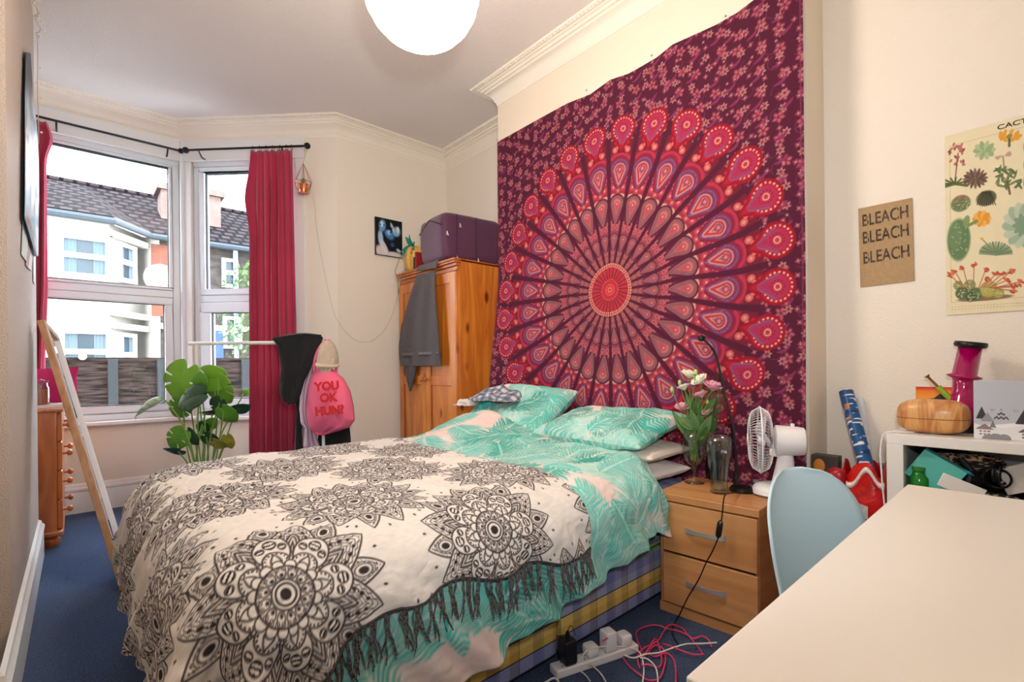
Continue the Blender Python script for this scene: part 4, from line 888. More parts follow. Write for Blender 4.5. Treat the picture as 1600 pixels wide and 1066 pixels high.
for k in range(3):
    bl = MB(); bl.grid(lambda u, v: (xc-.02+.045*(v-.5)*(.5+.5*u)+.012, (.02+.105*u)*math.cos(2*PI*k/3+.4+1.3*(v-.5)*(.5+.5*math.sin(PI*u))), FZ+(.02+.105*u)*math.sin(2*PI*k/3+.4+1.3*(v-.5)*(.5+.5*math.sin(PI*u)))), 8, 8); obj('blade', bl, m_blade, fn, world=False, smooth=True, merge=False, solid=.0012)
# ---------------------------------------------------------------- wardrobe top and front
WT = WZ+.008
su = thing('holdall', 'large dark purple holdall lying on top of the wardrobe', 'bag', (2.48, 3.42, WT))
def rbox(fn_, n=14): 
    pass
def superbox(c, s, e=.28, n=40, m_=24, Mr=None, puff=0.0, seed=1):
    mb = MB(); c = Vector(c)
    def sp(x, p): return math.copysign(abs(x)**p, x)
    def f(u, v):
        a = (u-.5)*PI; b = v*2*PI; x = sp(math.cos(a), e)*sp(math.cos(b), e); y = sp(math.cos(a), e)*sp(math.sin(b), e); z = sp(math.sin(a), e)
        q = Vector((x*s[0], y*s[1], z*s[2])); k = 1+puff*noise.noise(Vector((x*1.6+seed, y*1.6, z*1.6))); q *= k
        return (Mr @ q if Mr else q)+c
    mb.grid(f, m_, n); return mb
m_pur = mat('purple_nylon', (88, 44, 76), .55, bump=.2, bscale=300, sheen=.3)
Ms = Matrix.Rotation(math.radians(-6), 3, 'Z')
obj('bag_body', superbox((2.475, 3.41, WT+.205), (.285, .22, .195), .22, 60, 40, Ms, .05), m_pur, su, smooth=True)
zp = MB(); 
for dx in (-.16, .02): zp.add(*[(lambda b_: (b_.v, b_.f))(MB().tube([Ms @ Vector((dx, -.235, -.17))+Vector((2.475, 3.41, WT+.205)), Ms @ Vector((dx, -.237, .17))+Vector((2.475, 3.41, WT+.205))], .004, 6))][0])
zp.tube([Ms @ Vector((-.285+.0*k, -.2+.4*k/8, .16-.02*abs(k-4)))+Vector((2.475, 3.41, WT+.205)) for k in range(9)], .005, 6)
obj('seam_piping', zp, mat('dark_piping', (48, 22, 40), .5), su)
for dx, dz in ((-.13, .10), (-.16, -.165), (.04, -.165), (-.25, .02)):
    p = Ms @ Vector((dx, -.232, dz))+Vector((2.475, 3.41, WT+.205)); z_ = MB(); z_.tube([p, p+Vector((-.008, -.004, -.03))], .003, 6); z_.tube([p, p+Vector((.010, -.004, -.03))], .003, 6); z_.sphere(p, .006, 8, 6); obj('zip_pull', z_, m_chrome, su)
pn = thing('pineapple_bag', 'yellow pineapple-shaped bag with teal leaves on the wardrobe', 'bag', (2.27, 3.86, WT))
def pine_tex(A, B):
    c = np.empty(A.shape+(3,)); c[:] = (222, 180, 92); g = (np.sin((A*2+B)*30)*np.sin((A*2-B)*30)); over(c, smooth(.1, .5, g), (244, 214, 130)); over(c, smooth(.55, .8, -g), (216, 120, 84)); return c
n_ = 70; A, B = np.meshgrid(np.linspace(0, 1, n_), np.linspace(0, 1, n_), indexing='ij'); 
def egg(cx_, cy_, cz_, rx, ry, rz_, A, B, p=.55):
    a = (A-.5)*PI; b = B*2*PI; sp = lambda x, q: np.sign(x)*np.abs(x)**q
    return np.stack([cx_+rx*sp(np.cos(a), p)*np.cos(b), cy_+ry*sp(np.cos(a), p)*np.sin(b), cz_+rz_*np.sin(a)], -1)
pb = surf('bag_body', egg(2.29, 3.86, WT+.122, .075, .125, .122, A, B), pine_tex(A, B), mat_attr('pineapple_print', .7), pn)
lf = MB(); m_teal = mat('teal_felt', (36, 142, 124), .8)
for k, (dy, dz, L2) in enumerate(((-.10, -.05, .1), (-.06, -.085, .11), (0, -.10, .1), (.05, -.09, .11), (.10, -.07, .12), (.11, -.03, .1), (-.11, .0, .08), (.02, .075, .06), (-.03, .08, .05))):
    b0 = Vector((2.255, 3.86, WT+.245)); leaf_mb(lf, b0+Vector((.03, 0, 0)), b0+Vector((-.045, dy*1.1, dz*1.0)), .026, up=Vector((-1, 0, .3)), curl=.1)
obj('crown_leaf', lf, m_teal, pn, smooth=True, merge=False, solid=.005)
obj('strap', MB().tube([(2.2, 3.95, WT+.16), (2.16, 3.98, WT+.02), (2.165, 3.94, WT-.07), (2.165, 3.93, WT-.2), (2.17, 3.90, WT-.06), (2.2, 3.9, WT+.02)], .003, 6), mat('grey_cord', (140, 140, 130), .8), pn)
rf = obj('red_folder', MB().box((2.20, 3.675, WT), (2.40, 3.70, WT+.15)), mat('red_card', (150, 34, 36), .5), bevel=.003); tag(rf, 'dark red folder standing between pineapple bag and purple holdall', 'folder')
rf = obj('black_folder', MB().box((2.20, 3.708, WT), (2.42, 3.728, WT+.11)), m_black, bevel=.003); tag(rf, 'black folder squeezed behind the pineapple bag', 'folder')
# towel over the wardrobe cornice
m_tow = mat('grey_towelling', (92, 82, 88), 1, var=.2, vscale=60, bump=.8, bscale=600, sheen=.3)
tw = thing('towel', 'dark grey bath towel hanging down over the wardrobe front', 'towel', (2.16, 3.4, 1.4))
rows = [(424, 652, 683), (432, 651, 682), (450, 646, 683), (480, 638, 685), (510, 630, 687), (540, 627, 689), (560, 628, 690), (572, 630, 690.5)]
XTW = WX-.042
mb = MB()
def tow(u, v):
    y = np.interp(v, np.linspace(0, 1, len(rows)), [r[0] for r in rows]); xl = np.interp(y, [r[0] for r in rows], [r[1] for r in rows]); xr = np.interp(y, [r[0] for r in rows], [r[2] for r in rows])
    yy = y+(1-u)*6*(1-v)-0*u; p = atX(xl+(xr-xl)*u, yy, XTW); return Vector((p.x-.012*math.sin(u*14+v*2)*min(1, v*3)-.01, p.y, p.z))
mb.grid(tow, 60, 60); obj('towel_sheet', mb, m_tow, tw, smooth=True, merge=False, solid=.006)
mb = MB(); rows2 = [(545, 628, 646), (565, 630, 650), (580, 632, 648), (595, 635, 645), (611, 639, 641)]
mb.grid(lambda u, v: (lambda y: (lambda p: Vector((p.x+.004+.010*math.sin(u*7), p.y, p.z)))(atX(np.interp(y, [r[0] for r in rows2], [r[1] for r in rows2])*(1-u)+np.interp(y, [r[0] for r in rows2], [r[2] for r in rows2])*u, y, XTW)))(545+66*v), 20, 30); obj('towel_corner', mb, m_tow, tw, smooth=True, merge=False, solid=.006)
mb = MB(); mb.grid(lambda u, v: (lambda a, b: a.lerp(b, u)+Vector((-.019-.006*math.sin(u*14), 0, 0)))(atX(630, 552+5*v, XTW), atX(689.5, 549+5*v, XTW)), 30, 2); obj('woven_band', mb, mat('towel_band', (112, 102, 108), .7), tw, smooth=True, merge=False, solid=.002)
mb = MB(); pts = [(atX(652, 424, XTW), atX(683, 420, XTW))]; top = pts[0]; mb.grid(lambda u, v: (lambda p: Vector((p.x+.10*v-.012*(1-v), p.y, p.z*(1-min(1, v*4))+(WT+.012)*min(1, v*4))))(top[0].lerp(top[1], u)), 20, 12); obj('towel_fold', mb, m_tow, tw, smooth=True, merge=False, solid=.006)
# picture canvas
def pxgrid(corners, n, k, off=None):
    """grid over a quad of 3-D corners TL TR BR BL -> (n,k,3), and u,v"""
    U, V = np.meshgrid(np.linspace(0, 1, n), np.linspace(0, 1, k), indexing='ij'); TL, TR, BR, BL = [np.array(c) for c in corners]
    P_ = (TL*(1-U[..., None])+TR*U[..., None])*(1-V[..., None])+(BL*(1-U[..., None])+BR*U[..., None])*V[..., None]
    return P_, U, V
def blob(c, U, V, cx_, cy_, rx, ry, col, rot=0, soft=.15, a=1.0, p=2):
    x = (U-cx_)*math.cos(rot)+(V-cy_)*math.sin(rot); y = -(U-cx_)*math.sin(rot)+(V-cy_)*math.cos(rot); d = (np.abs(x/rx)**p+np.abs(y/ry)**p)**(1/p); over(c, smooth(1+soft, 1-soft, d)*a, col)
YF = YE-.022
q = [atY(586.5, 338.5, YF), atY(628.3, 346.5, YF), atY(628.3, 404.5, YF), atY(587, 396.5, YF)]
cv = thing('picture_canvas', 'small black canvas with blue and white figures on the far wall', 'picture', (2.15, YE, 2.1))
mb = MB(); mb.box((q[0].x, YF, (q[2].z+q[3].z)/2), (q[1].x, YE-.001, (q[0].z+q[1].z)/2)); obj('canvas_block', mb, m_black, cv, bevel=.002)
z0_, z1_ = (q[2].z+q[3].z)/2+.004, (q[0].z+q[1].z)/2-.004; x0_, x1_ = q[0].x+.004, q[1].x-.004
Pq, U, V = pxgrid([(x0_, YF-.0015, z1_), (x1_, YF-.0015, z1_), (x1_, YF-.0015, z0_), (x0_, YF-.0015, z0_)], 110, 130)
c = np.empty(U.shape+(3,)); c[:] = (14, 14, 22)
for a in ((.24, .20, .13, .17, (110, 170, 225), .2), (.22, .16, .06, .08, (210, 235, 250), 0), (.50, .42, .20, .12, (70, 130, 200), .4), (.50, .36, .10, .07, (150, 200, 240), 0), (.78, .30, .16, .14, (140, 190, 225), -.3), (.62, .20, .05, .14, (190, 215, 235), -.5), (.84, .24, .05, .09, (225, 240, 250), 0), (.17, .55, .10, .22, (170, 205, 235), -.1), (.30, .78, .10, .22, (205, 220, 235), -.6), (.20, .90, .26, .16, (226, 216, 220), .1), (.72, .97, .34, .10, (224, 214, 216), .05), (.62, .68, .08, .06, (30, 80, 160), 0), (.86, .82, .10, .05, (180, 205, 225), .3), (.58, .30, .03, .10, (20, 40, 90), .3), (.30, .18, .02, .03, (20, 30, 60), 0), (.17, .18, .02, .02, (20, 30, 60), 0)):
    blob(c, U, V, a[0], a[1], a[2], a[3], a[4], a[5], .35, .95)
surf('painted_face', Pq, c, mat_attr('canvas_print', .5), cv)
# ---------------------------------------------------------------- clothes rail behind the bed
m_rail = mat('white_metal_tube', (235, 235, 232), .35)
D0 = 3.45
def pd(x, y, d=D0): return Vector((0, 0, HC))+ray(x, y)*d
ra, rb = pd(295, 539), pd(516, 533); ra.z = rb.z = (ra.z+rb.z)/2; rdir = (rb-ra).normalized(); rn = Vector((rdir.y, -rdir.x, 0)); rn = rn if rn.y < 0 else -rn
rl = thing('clothes_rail', 'white tubular clothes rail standing between the bed and the bay', 'clothes rail', (ra.x, ra.y, 0))
obj('top_bar', MB().tube([ra, rb], .0125, 12), m_rail, rl)
for f in (.055, .945):
    q = ra.lerp(rb, f); obj('upright', MB().tube([q, Vector((q.x, q.y, .05))], .011, 12), m_rail, rl)
    obj('foot', MB().tube([Vector((q.x, q.y, .03))-rn*.2, Vector((q.x, q.y, .03))+rn*.17], .012, 10), m_rail, rl)
obj('lower_bar', MB().tube([Vector((*ra.lerp(rb, .055).xy, .16)), Vector((*ra.lerp(rb, .945).xy, .16))], .009, 10), m_rail, rl)
def cloth_px(name, rows, d, m, label, cat, th=.01, nu=40, nv=50, fold=.012, nf=3, seed=0, depth=None, par=None, bulge=0):
    """cloth hanging in a vertical plane at distance d, outline by rows (y, xl, xr)"""
    ys = [r[0] for r in rows]
    def f(u, v):
        y = ys[0]+(ys[-1]-ys[0])*v; xl = np.interp(y, ys, [r[1] for r in rows]); xr = np.interp(y, ys, [r[2] for r in rows]); dd = d-bulge*math.sin(PI*u)**.6*math.sin(PI*min(1, v*1.05))**.5
        dd += fold*math.sin(u*2*PI*nf+seed+v*1.5)*(.4+v*.6)+.006*noise.noise(Vector((u*5+seed, v*6, 0)))
        return pd(xl+(xr-xl)*u, y, dd)
    mb = MB(); mb.grid(f, nu, nv); o = obj(name, mb, m, par, smooth=True, merge=False, solid=th)
    if par is None: tag(o, label, cat)
    return o
m_blk = mat('black_jersey', (22, 24, 29), .85, bump=.5, bscale=22, sheen=.12, var=.3)
bg_ = thing('black_garment', 'black top slung over the middle of the clothes rail', 'garment', pd(462, 560))
cloth_px('garment_front', [(523, 455, 500), (528, 424, 505), (540, 434, 500), (556, 437, 493), (575, 440, 486), (595, 438, 476), (615, 437, 470), (626, 443, 466), (632, 452, 459)], D0-.035, m_blk, '', '', .008, 50, 50, .010, 1.6, 2, par=bg_)
cloth_px('garment_back', [(523, 452, 502), (545, 445, 500), (580, 446, 490), (600, 448, 482)], D0+.035, m_blk, '', '', .008, 30, 30, .01, 3, 5, par=bg_)
cap_ = MB(); cap_.grid(lambda u, v: pd(446+56*u, 526-3*math.sin(PI*u)+0*v, D0-.04+.08*v)+Vector((0, 0, .008*math.sin(PI*v))), 20, 8); obj('garment_fold', cap_, m_blk, bg_, smooth=True, merge=False, solid=.008)
g1 = cloth_px('lilac_shirt', [(545, 490, 505), (580, 476, 492), (606, 470, 484), (640, 468, 482), (662, 470, 486), (668, 476, 490), (700, 474, 500)], D0+.015, mat('pale_lilac_cotton', (206, 180, 198), .85), 'pale lilac garment hanging behind the pink tote bag', 'garment', .006)
g2 = cloth_px('long_black_dress', [(600, 462, 472), (650, 463, 470), (712, 461, 473)], D0+.05, m_blk, 'long black garment hanging beside the crimson curtain', 'garment', .01, 10)
g3 = cloth_px('black_skirt', [(640, 500, 540), (675, 498, 547), (712, 494, 549)], D0+.03, m_blk, 'black garment showing below the pink tote bag', 'garment', .01, 20)
m_pink = mat('pink_canvas', (246, 110, 146), .85, bump=.25, bscale=60)
tb = thing('tote_bag', 'bright pink cotton tote bag with red slogan on the clothes rail', 'bag', pd(512, 620))
TD = D0-.05
cloth_px('bag_body', [(574, 499, 516), (582, 492, 524), (592, 487, 537), (600, 484, 541), (612, 481, 547), (635, 479, 552), (656, 480, 554), (668, 484, 545), (676, 490, 520), (680, 496, 505)], TD, m_pink, '', '', .006, 50, 50, .005, 3, 1, par=tb, bulge=.10)
cloth_px('bag_back', [(574, 499, 516), (582, 492, 524), (592, 487, 537), (612, 481, 547), (656, 480, 554), (668, 484, 545), (676, 490, 520), (680, 496, 505)], TD+.01, m_pink, '', '', .006, 20, 20, .003, 2, 1, par=tb)
for pts in (((493, 590), (491, 570), (495, 552), (503, 538), (510, 533)), ((524, 588), (526, 565), (521, 548), (513, 536))):
    s_ = MB(); P3 = [pd(x, y, TD+.01) for x, y in pts]; P3[-1] = Vector((P3[-1].x, P3[-1].y, ra.z+.016)); s_.tube(crs(P3), .010, 6); obj('bag_handle', s_, m_pink, tb)
m_redp = mat('red_flock_print', (206, 34, 34), .8)
def facing(p, s=0): 
    n = Vector((0, 0, HC))-p; n.z = 0; n.normalize(); n = Matrix.Rotation(s, 3, 'Z') @ n; x = Vector((0, 0, 1)).cross(n); return Matrix(((x.x, 0, n.x, p.x), (x.y, 0, n.y, p.y), (0, 1, 0, p.z), (0, 0, 0, 1)))
for s_, x, y, w in (('YOU', 511, 604, 1.0), ('OK', 513, 622, 1.0), ('HUN?', 515, 642, 1.0)):
    text('slogan', s_, .078, facing(pd(x, y, TD-.125)) @ Matrix.Rotation(.06, 4, 'Z'), m_redp, tb, extrude=.001, bold=.004, xs=.92)
hat = thing('bobble_hat', 'cream knitted hat hung over the rail end above the pink tote', 'hat', pd(511, 552))
hm = MB()
def hatf(u, v):
    a = 2*PI*v; z = u; r = .076*math.sqrt(max(.001, 1-z**2.6))*(1+.05*math.sin(a*3+z*4)); c_ = pd(512, 573, TD-.02)
    return Vector((c_.x+r*math.cos(a), c_.y+r*math.sin(a)*.7, c_.z+z*.185))
hm.grid(hatf, 24, 30); obj('hat_crown', hm, mat('cream_knit', (214, 196, 176), .95, bump=.9, bscale=150, var=.12, vscale=30), hat, smooth=True)
c_ = pd(512, 573, TD-.02); obj('hat_brim', MB().tube([c_+Vector((.074*math.cos(a), .054*math.sin(a), .012+.01*math.sin(a))) for a in np.linspace(0, 2*PI, 26)[:-1]], .011, 8, closed=True), mat('cream_rib', (220, 204, 182), .95), hat)
cm_ = cloth_px('cream_scarf', [(560, 494, 524), (575, 497, 520), (589, 506, 510)], TD-.075+.03, mat('cream_jersey', (206, 190, 170), .9), 'cream cloth tucked into the neck of the pink tote', 'cloth', .006, 14, 14)
# ---------------------------------------------------------------- hanging copper planter and light strings
hp = thing('wire_planter', 'copper wire teardrop hanger with a tiny succulent at the rod end', 'planter', pE)
m_cop = mat('copper_wire', (196, 128, 100), .3, .9)
hx = lambda x, y: atP(x, y, n2o, S2n)
ap_ = hx(474, 255); hb_ = MB(); ring = []; ring2 = []; cN = hx(474, 285); rr_ = (hx(487, 285)-hx(461, 285)).length/2
for k in range(6):
    a = k*PI/3+.3; ring.append(Vector((cN.x+rr_*math.cos(a), cN.y+rr_*math.sin(a), cN.z))); ring2.append(Vector((cN.x+rr_*.6*math.cos(a+.5), cN.y+rr_*.6*math.sin(a+.5), hx(474, 302).z)))
for k in range(6):
    hb_.tube([ap_, ring[k]], .0022, 5); hb_.tube([ring[k], ring[(k+1) % 6]], .0022, 5); hb_.tube([ring2[k], ring2[(k+1) % 6]], .0022, 5); hb_.tube([ring[k], ring2[k]], .0022, 5); hb_.tube([ring[(k+1) % 6], ring2[k]], .0022, 5)
obj('wire_cage', hb_, m_cop, hp)
obj('string', MB().tube([pE+dv_r*.012-_z(.02), ap_], .0018, 5), mat('jute_string', (190, 170, 140), .9), hp)
pt = Vector((cN.x, cN.y, ring2[0].z+.002)); obj('copper_pot', MB().lathe([(.001, 0), (.034, 0), (.036, .004), (.036, .075), (.033, .075), (.033, .07), (.001, .068)], 24, pt), mat('polished_copper', (222, 130, 84), .22, 1), hp)
sc_ = MB(); rs = random.Random(2)
for k in range(14):
    a = k*2.4; t = .35+.045*k; leaf_mb(sc_, pt+_z(.068), pt+_z(.068)+Vector((math.cos(a)*.045*(1.1-t), math.sin(a)*.045*(1.1-t), .03+.03*t)), .009, curl=-.1, n=5)
obj('succulent', sc_, mat('succulent_green', (86, 140, 92), .6), hp, smooth=True, merge=False, solid=.003)
m_wirew = mat('pale_wire', (196, 184, 160), .6); m_bulb = mat('tiny_bulb', (240, 232, 210), .3)
P2 = S12+S2n*.006; pts = [(489, 305), (492, 325), (494, 350), (497, 370), (500, 390), (504, 410), (510, 440), (517, 472), (524, 495), (537, 515), (548, 527), (563, 534), (580, 533), (595, 522), (607, 505), (614, 488), (621, 462)]
def onwall(x, y): return atP(x, y, P2, S2n) if x < 524 else atY(x, y, YE-.006)
st_ = thing('fairy_lights', 'string of tiny unlit fairy lights looped across the far wall', 'fairy lights', onwall(540, 520))
W3 = crs([onwall(*p) for p in pts], 4); obj('wire', MB().tube(W3, .0016, 5), m_wirew, st_)
for i in range(2, len(W3)-1, 4):
    bl = MB(); d_ = Vector((.03*(1 if i % 8 else -1), -.004, .004)); bl.tube([W3[i], W3[i]+d_*.6], .001, 4); bl.sphere(W3[i]+d_*.7, (.005, .003, .003), 6, 5); obj('bulb', bl, m_bulb, st_, smooth=True)
# left wall: iridescent scarf, cards, lights in the corner of the ceiling
scf = thing('silky_scarf', 'silvery blue patterned scarf pinned flat to the left wall', 'wall hanging', (XL, 3, 1.9))
rows = [(82, 38.5, 44), (110, 37.5, 46), (150, 36.5, 49), (185, 36, 54), (215, 35.5, 57), (260, 35, 59), (310, 34.5, 60), (340, 34, 59), (372, 44, 58), (400, 52, 57)]
ysr = [r[0] for r in rows]; n_ = 120; A, B = np.meshgrid(np.linspace(0, 1, n_), np.linspace(0, 1, n_), indexing='ij'); Ps = np.zeros((n_, n_, 3))
for i in range(n_):
    for j in range(n_):
        v = B[i, j]; y = ysr[0]+(ysr[-1]-ysr[0])*v; xl = np.interp(y, ysr, [r[1] for r in rows]); xr = np.interp(y, ysr, [r[2] for r in rows]); a_l = atX(xl, y, XL+.008); a_r = atX(xr, y, XL+.008)
        p = a_l.lerp(a_r, A[i, j]); Ps[i, j] = (XL+.010+.006*math.sin(A[i, j]*22+v*2), p.y, p.z)
c = np.empty((n_, n_, 3)); c[:] = (150, 186, 206); over(c, smooth(-.1, .4, npnoise(A*4, B*10, 3)), (222, 232, 240)); over(c, smooth(.1, .5, npnoise(A*9+4, B*9, 6)), (176, 120, 116)); over(c, smooth(.3, .0, B)*smooth(.3, .6, A), (150, 70, 56)); over(c, smooth(.25, .1, B), (60, 70, 80))
surf('scarf_cloth', Ps, c, mat_attr('scarf_print', .35, spec=.7), scf, solid=.002)
cards = [((36, 344), (44, 366), (42, 410), (33.5, 398), (190, 200, 196)), ((45, 372), (48, 384), (44, 420), (40, 414), (160, 90, 70)), ((48, 380), (52, 390), (49, 424), (44, 418), (214, 210, 214)), ((52, 392), (56, 402), (55, 446), (52, 440), (222, 220, 222))]
for i, (a, b_, cc, d, col) in enumerate(cards):
    pz = [Vector(atX(x, y, XL+.004)) for x, y in (a, b_, cc, d)]; mb = MB(); mb.add(pz, [(0, 1, 2, 3)]); o = obj('postcard', mb, mat('card_%d' % i, col, .4), smooth=False, solid=.0015)
    tag(o, ['pale green card tacked lowest-left under the blue scarf', 'rust-brown picture card under the blue scarf', 'white card beside the brown one under the scarf', 'narrow white card hanging lowest on the left wall'][i], 'card', 'cards on the left wall')
cl = thing('fairy_lights', 'string of fairy lights sagging along the top of the left wall', 'fairy lights', (XL+.02, 3, 3.1))
rs = random.Random(8); L3 = []
for i in range(60): f = i/59; y = 2.35+1.6*f; L3.append(Vector((XL+.025+.012*math.sin(i*1.7), y, 3.12-.05*abs(math.sin(i*.35))-.02*rs.random())))
L3 += [Vector((XL+.02, 3.9+.03*math.sin(k*1.3), 3.05-k*.09)) for k in range(8)]
obj('wire', MB().tube(L3, .002, 5), m_wirew, cl); 
for i in range(0, len(L3), 2): obj('bulb', MB().sphere(L3[i]+Vector((.012, .01*math.sin(i), -.012)), (.006, .008, .006), 6, 5), m_bulb, cl, smooth=True)
# on the chest of drawers
CT = .8705
tr = obj('white_book', MB().box((-.45, 4.20, CT), (-.04, 4.50, CT+.022)), mat('book_white', (226, 222, 224), .5), bevel=.003); tag(tr, 'flat white book lying under the magenta pouch on the chest', 'book')
ppx = atY(90, 612, 4.34)
m_mag = mat('magenta_fabric', (186, 24, 96), .75, bump=.2, bscale=40)
po = thing('magenta_pouch', 'bright magenta fabric pouch standing on the pine chest', 'pouch', (-.17, 4.36, CT+.024))
def pouchf(sg):
    def f(u, v):
        x = (u-.5)*.38*(1+.06*abs(2*v-1)**3*(1 if abs(u-.5) > .3 else 0)); z = .235*v*(1-.05*math.sin(PI*u)*(v > .5)); th = .05*math.sin(PI*min(1, max(0, u)))**.6*math.sin(PI*min(1, v*.92+.06))**.7+.002
        return (-.19+x, 4.35-sg*th, CT+.024+z)
    return f
mb = MB(); mb.grid(pouchf(1), 24, 16); mb.grid(pouchf(-1), 24, 16); obj('pouch_body', mb, m_mag, po, smooth=True)
ln = thing('storage_jar', 'small clip-top jar by the magenta pouch', 'jar', (-.163, 4.22, CT+.024)); 
obj('jar_body', MB().lathe(hollow([(.001, .0), (.036, 0), (.038, .01), (.038, .10), (.030, .12), (.030, .135)], .003), 24), m_clear, ln, world=False)
obj('jar_contents', MB().lathe([(.001, .004), (.033, .004), (.033, .09), (.001, .092)], 20), mat('terracotta_powder', (190, 96, 70), .9), ln, world=False)
obj('jar_lid', MB().lathe([(.001, .137), (.033, .137), (.034, .150), (.001, .158)], 24), mat_glass('jar_lid_glass', (240, 248, 250)), ln, world=False)
# ---------------------------------------------------------------- monstera in the bay
m_mon = mat('monstera_leaf', (92, 150, 46), .38, var=.25, vscale=14, spec=.5); m_mon_d = mat('monstera_dark_leaf', (44, 82, 48), .3, var=.3, vscale=14); m_mon_l = mat('monstera_bright_leaf', (120, 176, 52), .4, var=.15, vscale=14); m_mon_y = mat('monstera_yellow_leaf', (168, 150, 50), .5, var=.3, vscale=16, col2=(110, 130, 50)); m_stalk = mat('monstera_stalk', (112, 150, 74), .5); m_furl = mat('pale_furled_leaf', (196, 214, 190), .4, var=.3, vscale=30, col2=(120, 150, 110))
DP = 3.12; mp0 = pd(318, 735, DP); mp0 = Vector((mp0.x, mp0.y, 0))
mon = thing('monstera_plant', 'tall green cheese plant in a pot between the bed and the windows', 'plant', mp0)
obj('pot', MB().lathe([(.001, 0), (.10, 0), (.135, .24), (.14, .25), (.14, .27), (.125, .27), (.12, .25), (.001, .24)], 32, mp0), mat('terracotta_pot', (176, 100, 70), .8), mon)
obj('soil', MB().lathe([(.001, .236), (.12, .240), (.118, .2), (.001, .2)], 24, mp0), mat('potting_soil', (52, 38, 30), 1), mon)
def monstera(c, r, ang, tilt, yaw, m, cuts=4, seed=0, furl=0):
    """heart outline with slits; c centre, ang direction of the tip in the picture plane (0 right, 90 up)"""
    rr = random.Random(seed); nA, nR = 96, 9; mb = MB()
    slit = [(math.radians(48+k*46+rr.uniform(-8, 8))*s, rr.uniform(.38, .58)) for k in range((cuts+1)//2) for s in (-1, 1)] if cuts else []
    def rad(a):   # a=0 tip, pi = stalk notch
        q = abs(a)/PI; R = 1.0*(1-.28*math.sin(PI*q)*0)*(.98+.06*math.cos(2*a)+.20*math.exp(-(a/.28)**2)*.7)*(1-.42*math.exp(-((abs(a)-PI)/.20)**2))
        return R
    M = Matrix.Rotation(yaw, 3, 'Z') @ Matrix.Rotation(tilt, 3, 'X')
    fx = _r.copy(); fx.z = 0; fx.normalize(); fy = Vector((0, 0, 1)); fz = -_f
    B3 = Matrix((( fx.x, fy.x, fz.x), (fx.y, fy.y, fz.y), (fx.z, fy.z, fz.z)))
    org = Vector((-.25, 0, 0))
    def pos(a, t):
        R = rad(a); x, y = math.cos(a)*R*t, math.sin(a)*R*t*.95
        z = -.16*(t**2)*(x*.4+.6)+.10*abs(y)-.10*x*x
        ca, sa = math.cos(ang), math.sin(ang); v = Vector((x*ca-y*sa, x*sa+y*ca, z))*r
        return c+B3 @ (M @ v)
    vs, fs = [], []
    for i in range(nA):
        a = -PI+2*PI*i/nA
        for j in range(nR+1): vs.append(pos(a, j/nR))
    for i in range(nA):
        a = -PI+2*PI*(i+.5)/nA
        for j in range(nR):
            if any(abs(a-sa) < .035+.045*(j/nR) and j/nR >= d and (d > .5 or True) for sa, d in slit): continue
            p, q = i*(nR+1)+j, ((i+1) % nA)*(nR+1)+j; fs.append((p, q, q+1, p+1))
    mb.add(vs, fs); o = obj('leaf', mb, m, mon, smooth=True, merge=False, solid=.0012)
    return pos(PI, .62)
LV = [  # x, y, r px, tip angle, tilt, yaw, mat, cuts, depth
 (284, 594, 27, 235, .1, .15, m_mon_l, 4, 0), (330, 592, 21, 150, .2, .5, m_mon_l, 2, .02), (313, 597, 11, 90, .2, 0, m_mon, 0, -.03), (342, 606, 21, -60, .25, -.2, m_mon_l, 3, .04),
 (301, 621, 20, 185, -.5, .3, m_mon_d, 2, -.08), (282, 636, 17, 215, .3, .2, m_mon, 3, .05), (341, 634, 14, -100, .4, -.4, m_mon_d, 2, -.04), (354, 647, 14, -80, .5, .3, m_mon, 0, -.06), (374, 640, 12, 0, .9, .2, m_mon_d, 0, 0),
 (278, 684, 16, 200, .1, .4, m_mon, 3, -.10), (297, 682, 12, -30, .3, -.6, m_mon_d, 0, -.08), (317, 669, 10, -120, .4, 0, m_mon_d, 0, .02), (329, 663, 9, 40, .4, 0, m_mon, 0, .03), (327, 686, 11, -60, .4, .3, m_mon_d, 0, 0), (356, 689, 10, -80, .2, 0, m_mon_y, 0, 0), (340, 694, 10, -40, .6, 0, m_mon_y, 0, -.05), (272, 706, 13, 190, 1.0, 0, m_mon_d, 0, -.1), (326, 646, 11, 0, 1.25, .1, m_mon_d, 0, .02), (383, 614, 5, 40, .3, 0, m_mon_l, 0, .05), (311, 610, 12, 60, .5, 0, m_mon_d, 0, .06)]
stk = MB(); root = mp0+_z(.24)
for i, (x, y, rp, an, ti, ya, m_, cu, dd) in enumerate(LV):
    c_ = pd(x, y, DP+dd); s_ = monstera(c_, rp/F*DP*1.22, math.radians(an), ti, ya, m_, cu, i)
    b0 = root+Vector((.02*math.sin(i*2.1), .02*math.cos(i*2.1), 0)); mid = b0.lerp(s_, .5)+Vector((.03*math.sin(i), .02, .06)); stk.tube(crs([b0, mid, s_]), .0045, 6)
fa, fb_ = pd(254, 622, DP-.06), pd(211, 652, DP-.10)
fm = MB(); n = 16; fm.tube([fa.lerp(fb_, t/n)+Vector((0, 0, .018*math.sin(PI*t/n))) for t in range(n+1)], [max(.002, .024*math.sin(PI*(t/n)**.7)**.8) for t in range(n+1)], 12)
tip = fb_+Vector((.006, 0, -.02)); fm.tube([fb_, tip], [.004, .001], 6); obj('furled_leaf', fm, m_furl, mon, smooth=True)
stk.tube(crs([root, pd(292, 680, DP-.1), pd(270, 640, DP-.05), fa]), .005, 6)
obj('stalks', stk, m_stalk, mon)
